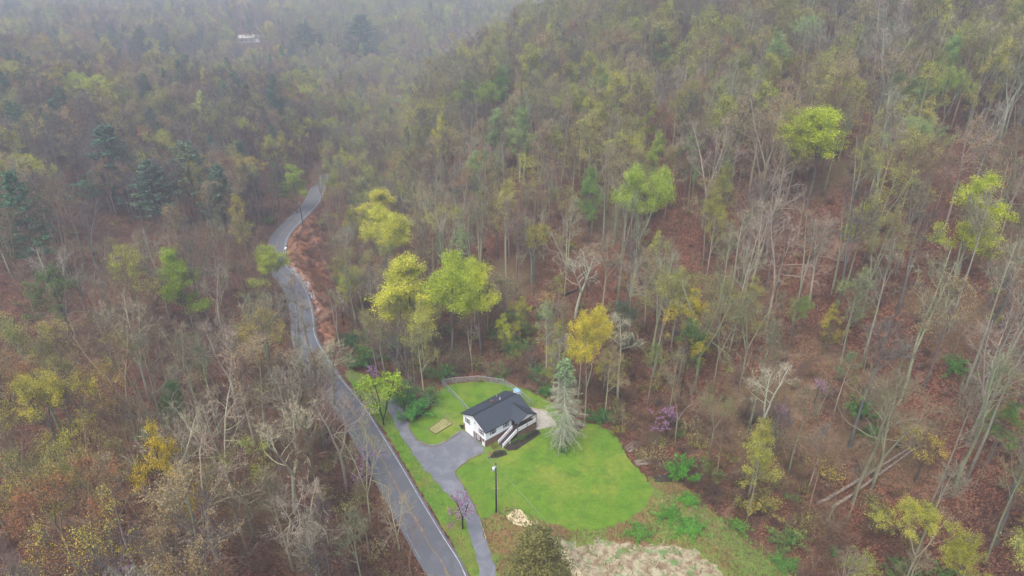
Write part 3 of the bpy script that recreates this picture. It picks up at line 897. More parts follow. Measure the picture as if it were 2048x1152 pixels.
log_pile((1268, 928), (1308, 922), 'weathered grey pile of long branches beside the front lawn', 26, 6, M['logwood'])
log_pile((1306, 958), (1344, 958), 'dark low pile of brush beside the bright green bush', 24, 5, M['pole'])
# ------------------------------------------------------------------ trees: a few grown prototypes of each kind
class Grow:
    def __init__(s, seed):
        s.r = np.random.RandomState(seed)
        s.tv, s.tf = [], []            # trunk and limbs
        s.bv, s.bf, s.bm = [], [], []  # crown: branches, twigs, leaves (material index)
        s.tips = []
    def add(s, V, F, crown=False, mi=0):
        if crown:
            n = len(s.bv); s.bv.extend(V.tolist()); s.bf.extend([tuple(n + i for i in f) for f in F]); s.bm.extend([mi] * len(F))
        else:
            n = len(s.tv); s.tv.extend(V.tolist()); s.tf.extend([tuple(n + i for i in f) for f in F])
    def path(s, p, d, L, n, wob, up):
        P = [np.array(p, float)]; d = np.array(d, float)
        for i in range(n):
            d = d + s.r.normal(0, wob, 3) + np.array([0, 0, up])
            d /= np.linalg.norm(d)
            P.append(P[-1] + d * L / n)
        return np.array(P)
    def side(s, d, ang):
        a = s.r.normal(0, 1, 3); a -= d * (a @ d); a /= np.linalg.norm(a) + 1e-9
        return d * math.cos(ang) + a * math.sin(ang)
    def twigs(s, P0, D, L, w):
        """thin flat twigs, all at once."""
        P0, D = np.array(P0), np.array(D)
        n = len(P0)
        if not n: return
        q = np.cross(D, s.r.normal(0, 1, (n, 3))); q /= np.linalg.norm(q, axis=1)[:, None] + 1e-9
        L = L * s.r.uniform(.5, 1.3, (n, 1)); w = w * s.r.uniform(.6, 1.2, (n, 1))
        V = np.stack([P0 - q * w, P0 + q * w, P0 + D * L], 1).reshape(-1, 3)
        s.add(V, [(3 * i, 3 * i + 1, 3 * i + 2) for i in range(n)], True, 0)
        s.tips.append(P0 + D * L * s.r.uniform(.3, 1.0, (n, 1)))
    def cards(s, C, size, mi=1, flat_=0.0, aspect=0.7, along=None):
        n = len(C)
        Nn = s.r.normal(0, 1, (n, 3)); Nn[:, 2] = np.abs(Nn[:, 2]) + flat_; Nn /= np.linalg.norm(Nn, axis=1)[:, None]
        a = np.cross(Nn, s.r.normal(0, 1, (n, 3))) if along is None else along - Nn * np.einsum('ij,ij->i', along, Nn)[:, None]
        a /= np.linalg.norm(a, axis=1)[:, None] + 1e-9
        b = np.cross(Nn, a)
        sz = size * s.r.uniform(.55, 1.3, (n, 1))
        V = np.stack([C - a * sz * .5, C + b * sz * aspect * .5 + Nn * sz * .08, C + a * sz * .5, C - b * sz * aspect * .5 + Nn * sz * .08], 1).reshape(-1, 3)
        s.add(V, [(4 * i, 4 * i + 1, 4 * i + 2, 4 * i + 3) for i in range(n)], True, mi)
    def meshes(s, name, tm='bark', lm='leaves'):
        t = mesh(name + '_trunk', s.tv, s.tf, [M[tm]], smooth=True)
        c = mesh(name + '_crown', s.bv, s.bf, [M['twigs'], M[lm]], s.bm)
        return t, c

def grow_tree(seed, H=24.0, cb=0.45, spread=0.26, limbs=12, ang=(30, 60), sec=6, ter=5, tw=5, r0=0.25, fork=1, fork_h=None, lean=0.015, up=0.07, top=0.55, wob=.10, tww=0.028):
    g = Grow(seed); r = g.r
    base = g.path((0, 0, -0.4), (r.normal(0, lean), r.normal(0, lean), 1), H * (1.0 if fork == 1 else fork_h or r.uniform(.28, .5)), 9, 0.02, 0.02)
    leaders = []
    if fork == 1:
        leaders.append((base, np.linspace(r0, 0.05, len(base)), cb))
    else:
        rr = np.linspace(r0, r0 * .78, len(base))
        V, F = tube_np(base, rr, 8); g.add(V, F)
        rest = H - base[-1][2]
        a0 = r.uniform(0, 6.28)
        for k in range(fork):
            a = a0 + k * 6.28 / fork + r.normal(0, .3)
            tilt = r.uniform(.15, .38)
            d = np.array([math.cos(a) * math.sin(tilt), math.sin(a) * math.sin(tilt), math.cos(tilt)])
            P = g.path(base[-1], d, rest * r.uniform(.85, 1.05), 8, 0.06, 0.05)
            leaders.append((P, np.linspace(r0 * .68, 0.05, len(P)), 0.25))
    tp0, td = [], []
    for P, rad, c0 in leaders:
        V, F = tube_np(P, rad, 8); g.add(V, F)
        nl = max(4, int(limbs / (len(leaders) ** .6)))
        for k in range(nl):
            t = c0 + (0.97 - c0) * ((k + r.uniform(0, .8)) / nl)
            f = t * (len(P) - 1); i = min(int(f), len(P) - 2)
            p = P[i] + (P[i + 1] - P[i]) * (f - i)
            d0 = P[i + 1] - P[i]; d0 = d0 / np.linalg.norm(d0)
            u = (t - c0) / (1 - c0)
            L = H * spread * (0.75 + .5 * r.rand()) * ((1 - u) ** .6 * (1 - top) + top * math.sin(min(1, u * 1.1 + .25) * math.pi) ** .6 + .08)
            a = math.radians(r.uniform(*ang)) * (1.1 - .4 * u)
            lp = g.path(p, g.side(d0, a), L, 6, wob, up)
            lr = max(0.035, (rad[i] * .5)) * np.linspace(1, .22, len(lp))
            V, F = tube_np(lp, lr, 5); g.add(V, F)
            ns = max(2, int(sec * (.5 + .5 * L / (H * spread))))
            for q in range(ns):
                t2 = .22 + .76 * (q + r.rand()) / ns
                f2 = t2 * (len(lp) - 1); j = min(int(f2), len(lp) - 2)
                p2 = lp[j] + (lp[j + 1] - lp[j]) * (f2 - j)
                d2 = lp[j + 1] - lp[j]; d2 = d2 / np.linalg.norm(d2)
                L2 = L * r.uniform(.3, .5) * (1.15 - .5 * t2) + .5
                sp = g.path(p2, g.side(d2, r.uniform(.5, 1.0)), L2, 3, wob * 1.2, up)
                V, F = tube_np(sp, np.maximum(.016, lr[j] * .5 * np.linspace(1, .3, len(sp))), 3); g.add(V, F, True, 0)
                for w in range(ter):
                    t3 = .15 + .85 * (w + r.rand()) / ter
                    f3 = t3 * (len(sp) - 1); m = min(int(f3), len(sp) - 2)
                    p3_ = sp[m] + (sp[m + 1] - sp[m]) * (f3 - m)
                    d3 = sp[m + 1] - sp[m]; d3 = d3 / np.linalg.norm(d3)
                    e = g.side(d3, r.uniform(.4, .9)) + np.array([0, 0, .12]); e /= np.linalg.norm(e)
                    L3 = r.uniform(.7, 1.5) * H / 24
                    tp0.append(p3_); td.append(e)
                    for x in range(tw):
                        s_ = r.uniform(.1, .9)
                        tp0.append(p3_ + e * L3 * s_)
                        h_ = g.side(e, r.uniform(.3, .9)); h_[2] += .1; td.append(h_ / np.linalg.norm(h_))
    g.twigs(tp0, td, 0.95 * H / 24, tww)
    g.T = np.concatenate(g.tips)
    return g

PROTO = {}
def put(kind, g, H, tm='bark', lm='leaves'):
    t, c = g.meshes(kind, tm, lm)
    V = np.array(g.bv)
    low, hi = np.percentile(V[:, 2], 4), V[:, 2].max()
    w = 2 * np.percentile(np.hypot(V[:, 0] - V[:, 0].mean(), V[:, 1] - V[:, 1].mean()), 92)
    PROTO.setdefault(kind, []).append(dict(t=t, c=c, H=float(hi), W=float(w), low=float(low), cx=float(V[:, 0].mean()), cy=float(V[:, 1].mean())))

# bare forest-grown trees, straight and forked
put('bare', grow_tree(1, cb=.45, spread=.21, limbs=12, fork=1), 24)
put('bare', grow_tree(2, cb=.5, spread=.18, limbs=12, fork=1, r0=.19), 24)
put('bare', grow_tree(3, cb=.4, spread=.27, limbs=12, fork=2), 24)
put('bare', grow_tree(4, cb=.5, spread=.19, limbs=12, fork=1, ang=(25, 50)), 24)
put('bare', grow_tree(5, cb=.4, spread=.27, limbs=14, fork=3, ang=(35, 70), r0=.3, wob=.16), 24)
put('bare', grow_tree(6, cb=.35, spread=.30, limbs=13, fork=2, ang=(40, 75), r0=.32, wob=.2, ter=4), 24)
# tall pale poplars with few high limbs
put('tall', grow_tree(21, cb=.6, spread=.17, limbs=9, fork=1, r0=.24, lean=.015), 24)
put('tall', grow_tree(22, cb=.5, spread=.19, limbs=9, fork=2, r0=.26, lean=.015, ter=4), 24)
# saplings
put('sapling', grow_tree(31, cb=.3, spread=.26, limbs=9, sec=4, ter=3, tw=4, r0=.15, fork=1), 24)
put('sapling', grow_tree(32, cb=.25, spread=.32, limbs=9, sec=4, ter=3, tw=4, r0=.16, fork=2, wob=.18), 24)

def leafy(seed, n, size, jit, mask=None, **kw):
    g = grow_tree(seed, **kw)
    T = g.T
    i = g.r.randint(0, len(T), n)
    C = T[i] + g.r.normal(0, jit, (n, 3)) * np.array([1, 1, .7])
    if mask is not None: C = C[mask(C, g.r)]
    g.cards(C, size)
    return g
# opening buds: thin veils of small leaves
for k in range(4):
    put('bud', leafy(40 + k, 4800, .19, .26, cb=.42 + .05 * (k % 2), spread=(.25, .21, .3, .24)[k], limbs=12, fork=(1, 1, 2, 3)[k], ter=5, tw=4, tww=.024), 24)
# trees in young leaf
for k in range(4):
    put('leaf', leafy(50 + k, 30000, .21, .46, cb=(.24, .14, .34, .12)[k], spread=(.25, .22, .31, .20)[k], limbs=(14, 18, 13, 17)[k], fork=(1, 2, 2, 1)[k], sec=6, ter=4, tw=3, tww=.024), 24)
# half open crowns, clumped
for k in range(3):
    ph = k * 2.1
    put('half', leafy(60 + k, 20000, .20, .34, mask=lambda C, r, ph=ph: (np.sin(C[:, 0] * .9 + ph) + np.sin(C[:, 1] * .8 + ph * 2) + np.sin(C[:, 2] * .7) + (C[:, 2] - 15) * .12 + r.normal(0, .5, len(C))) > -.1,
                      cb=.26, spread=(.24, .27, .21)[k], limbs=14, fork=(1, 2, 1)[k], ter=4, tw=4, tww=.024), 24)
# cone shaped young poplars
for k in range(2):
    put('cone', leafy(70 + k, 20000, .22, .38, cb=.3, spread=.2, limbs=18, ang=(35, 60), top=.1, fork=1, ter=4, tw=3, r0=.26), 24)

def grow_pine(seed, H=24, cb=.2, L0=5.0, droop=.0, per=5, step=.95, needles=True, top_only=None, tuft=.5, r0=.32):
    g = Grow(seed); r = g.r
    T = g.path((0, 0, -.4), (0, 0, 1), H, 10, .012, .02)
    V, F = tube_np(T, np.linspace(r0, .03, len(T)), 8); g.add(V, F)
    C, A = [], []
    tp0, td = [], []
    z = H * cb
    while z < H * .98:
        u = (z - H * cb) / (H * (1 - cb))
        Lm = L0 * ((1 - u) ** .85) * (0.55 + .45 * min(1, u * 5 + .2)) + .35
        a0 = r.uniform(0, 6.28)
        for k in range(per):
            if r.rand() < .12: continue
            a = a0 + k * 6.28 / per + r.normal(0, .25)
            L = Lm * r.uniform(.65, 1.2)
            el = (-.05 + .55 * u) - droop * (1 - u) * r.uniform(.6, 1.3)
            i = min(int(z / H * 10), 9)
            p = T[i] + (T[i + 1] - T[i]) * (z / H * 10 - i)
            P = g.path(p, (math.cos(a) * math.cos(el), math.sin(a) * math.cos(el), math.sin(el)), L, 5, .08, .05 if not droop else -.05 * (1 - u))
            V, F = tube_np(P, np.linspace(max(.035, .085 * (1 - u)), .018, len(P)), 4); g.add(V, F, not droop, 0)
            nsub = int(4 + L * (3 if not droop else 4.5))
            for q in range(nsub):
                t = .2 + .8 * (q + r.rand()) / nsub
                f = t * 5; j = min(int(f), 4)
                pp = P[j] + (P[j + 1] - P[j]) * (f - j)
                d = P[j + 1] - P[j]; d /= np.linalg.norm(d)
                e = g.side(d, r.uniform(.5, 1.0)); e[2] = e[2] * .4 + (.12 if not droop else -.15); e /= np.linalg.norm(e)
                l2 = (.35 + .28 * L * (1.1 - t))
                tp0.append(pp); td.append(e * l2)
                if droop:
                    for _ in range(3):
                        s_ = r.rand(); h = g.side(e, .6); h[2] -= .2; tp0.append(pp + e * l2 * s_); td.append(h * l2 * .5)
                if needles and (top_only is None or z > H * top_only * r.uniform(.9, 1.1)):
                    nn = 5 if top_only is None else 4
                    for s_ in np.linspace(.25, 1.05, nn):
                        C.append(pp + e * l2 * s_ + r.normal(0, .06, 3)); A.append(e)
        z += step * r.uniform(.8, 1.2) * (1.0 - .35 * u)
    D = np.array(td); Ln = np.linalg.norm(D, axis=1)
    g.twigs(np.array(tp0), D / Ln[:, None], Ln[:, None], .022 if not droop else .026)
    if C: g.cards(np.array(C), tuft, 1, .6, .5, np.array(A) + g.r.normal(0, .35, (len(A), 3)))
    return g
put('pine', grow_pine(81), 24, 'pine_bark', 'needles')
put('pine', grow_pine(82, cb=.3, L0=4.2), 24, 'pine_bark', 'needles')
put('pine', grow_pine(83, cb=.38, L0=5.4, per=4, step=1.2), 24, 'pine_bark', 'needles')
put('dying_pine', grow_pine(85, cb=.13, L0=6.4, droop=.5, per=6, step=.62, top_only=.8, tuft=.55), 24, 'pine_bark', 'needles')
# round headed pitch pine: needles only on the spread crown
g = grow_tree(90, cb=.5, spread=.24, limbs=12, fork=1, ang=(45, 80), ter=4, tw=3, r0=.3, up=.03)
g.cards(g.T[g.r.randint(0, len(g.T), 7500)] + g.r.normal(0, .22, (7500, 3)), .34, 1, .3, .45)
put('round_pine', g, 24, 'bark', 'needles')
# cedar: dense upright egg
def grow_cedar(seed, H=12, Wd=3.0, n=18000, size=.2):
    g = Grow(seed); r = g.r
    T = g.path((0, 0, -.3), (0, 0, 1), H * .96, 7, .02, .02)
    V, F = tube_np(T, np.linspace(.18, .03, len(T)), 6); g.add(V, F)
    C, tp, td = [], [], []
    for k in range(230):
        z = H * (.04 + .92 * r.rand() ** .9); u = z / H
        a = r.uniform(0, 6.28); L = Wd * (1 - u) ** .55 * (.55 + .45 * min(1, u * 4 + .3)) * r.uniform(.75, 1.12)
        p0_ = np.array([0, 0, z * .92]); d = np.array([math.cos(a), math.sin(a), .55]); d /= np.linalg.norm(d)
        tp.append(p0_); td.append(d * L)
        m = int(n / 230)
        t = r.rand(m, 1) ** .5
        C.append(p0_ + d * L * t + r.normal(0, .16, (m, 3)))
    D = np.array(td); Ln = np.linalg.norm(D, axis=1)
    g.twigs(np.array(tp), D / Ln[:, None], Ln[:, None], .03)
    g.cards(np.concatenate(C), size, 1, 0, .55)
    return g
put('cedar', grow_cedar(95), 12, 'bark', 'needles')

def grow_shrub(seed, H=3.0, Wd=2.2, stems=22, n=2600, size=.2, arch=.5, leaf=True, tl=(.1, .75)):
    g = Grow(seed); r = g.r
    C, tp, td = [], [], []
    for k in range(stems):
        a = r.uniform(0, 6.28); tilt = r.uniform(*tl)
        L = H * r.uniform(.75, 1.2)
        P = g.path((r.normal(0, .25), r.normal(0, .25), -.1), (math.cos(a) * math.sin(tilt) * Wd / 2, math.sin(a) * math.sin(tilt) * Wd / 2, math.cos(tilt)), L, 6, .1, -arch * .12)
        V, F = tube_np(P, np.linspace(.03, .01, len(P)), 3); g.add(V, F)
        for q in range(12):
            t = r.uniform(.3, 1) * 6; j = min(int(t), 5)
            pp = P[j] + (P[j + 1] - P[j]) * (t - j); d = P[j + 1] - P[j]; d /= np.linalg.norm(d)
            e = g.side(d, r.uniform(.4, 1.1)); l2 = r.uniform(.3, .8) * H / 3
            tp.append(pp); td.append(e * l2)
            if leaf:
                m = max(1, int(n / (stems * 12)))
                C.append(pp + e * l2 * r.rand(m, 1) * 1.1 + r.normal(0, .09, (m, 3)))
            else:
                for _ in range(4):
                    s_ = r.rand(); h = g.side(e, .7); tp.append(pp + e * l2 * s_); td.append(h * l2 * .7)
    D = np.array(td); Ln = np.linalg.norm(D, axis=1)
    g.twigs(np.array(tp), D / Ln[:, None], Ln[:, None], .014)
    if leaf: g.cards(np.concatenate(C), size, 1, .2, .6)
    return g
for k in range(3): put('shrub', grow_shrub(100 + k, n=(3200, 2600, 3800)[k]), 3)
for k in range(2): put('mound', grow_shrub(105 + k, H=2.4, Wd=2.0, n=5200, size=.17, stems=34, arch=1.0, tl=(.15, 1.25)), 3)
for k in range(2): put('brush', grow_shrub(110 + k, leaf=False, stems=26, arch=.7), 3)
for k in range(2): put('thin_shrub', grow_shrub(115 + k, n=900, size=.17, stems=20), 3)
# redbud: small spreading tree, blossom along the boughs
for k in range(2):
    g = grow_tree(120 + k, H=7, cb=.3, spread=.42, limbs=9, fork=2, sec=5, ter=4, tw=3, r0=.13, ang=(40, 75), tww=.02)
    g.cards(g.T[g.r.randint(0, len(g.T), 1300)] + g.r.normal(0, .08, (1300, 3)), .17)
    put('redbud', g, 7)
# chartreuse vase-shaped tree by the drive
g = grow_tree(130, H=12, cb=.25, spread=.34, limbs=11, fork=4, fork_h=.12, sec=5, ter=4, tw=4, r0=.13, ang=(25, 55), tww=.02)
Cc = g.T[g.r.randint(0, len(g.T), 3600)]; Cc = Cc[(Cc[:, 2] > 5.2 + g.r.normal(0, 1.2, len(Cc)))]
g.cards(Cc + g.r.normal(0, .2, (len(Cc), 3)), .26)
put('vase', g, 12)

TINT = dict(lime=(.47, .52, .03), green=(.22, .36, .03), ygreen=(.42, .43, .05), yellow=(.46, .38, .05), gold=(.46, .36, .07), olive=(.31, .31, .075), tan=(.36, .27, .13), pale=(.27, .36, .13),
            rust=(.34, .16, .07), pink=(.44, .25, .42), pine=(.055, .125, .065), dpine=(.045, .095, .035), cedar=(.14, .135, .04), spring=(.085, .30, .045), bgreen=(.12, .36, .035), straw=(.42, .38, .10))
BARK = dict(grey=(.135, .118, .105), pale=(.27, .245, .185), lichen=(.215, .215, .135), tan=(.19, .14, .09), brown=(.085, .06, .047), dark=(.03, .024, .02), white=(.42, .42, .34))

def jig(c, a=.12):
    k = R.uniform(1 - a, 1 + a)
    return [min(1, max(0, x * k * R.uniform(1 - a * .5, 1 + a * .5))) for x in c] + [1.0]

def place(name, kind, loc, h, label, cat='tree', group=None, tint='olive', bark='grey', width=None, var=None, lean=0.0, rz=None):
    pr = PROTO[kind][R.randrange(len(PROTO[kind])) if var is None else var]
    root = empty(name, loc, R.uniform(0, 6.28) if rz is None else rz)
    sz = h / pr['H']; sx = sz * R.uniform(.92, 1.1) if width is None else width / pr['W']
    root.scale = (sx, sx, sz)
    if lean: root.rotation_euler = (R.uniform(-lean, lean), R.uniform(-lean, lean), root.rotation_euler[2])
    t, b = jig(TINT[tint]) if isinstance(tint, str) else jig(tint), jig(BARK[bark], .18) if isinstance(bark, str) else jig(bark)
    a = link('trunk' if cat == 'tree' else 'stems', pr['t'], root); c = link('crown' if cat == 'tree' else 'foliage', pr['c'], root)
    a['bark'] = b; c['bark'] = b; c['tint'] = t
    tag(root, label, cat, group)
    return root

LANDMARK = []      # (short name, px, py) used to say where a nameless tree stands
KEEP = []          # crowns and places that nothing nearer may cover: (px, py, rx, ry, dist)

def notable(name, kind, px, top, wpx, h, tint, bark, label, short=None, cat='tree', group=None, var=None, keep=True, low=None):
    """a tree picked out in the photograph: crown centre column, top row, crown width in pixels and its height."""
    x, y, z = hit(px, top, h)
    _, _, dep = proj(x, y, z + h)
    pr = PROTO[kind][(var or 0) % len(PROTO[kind])]
    o = place(name, kind, (x, y, z), h, label, cat, group, tint, bark, wpx * dep / FPX, (var or 0) % len(PROTO[kind]))
    cb_ = z + h * pr['low'] / pr['H']
    bx, by, _ = proj(x, y, cb_)
    cyp = (top + by) / 2
    if short: LANDMARK.append((short, px, cyp))
    if keep: KEEP.append((px, cyp, wpx * .55, (by - top) * .55, dep))
    return o
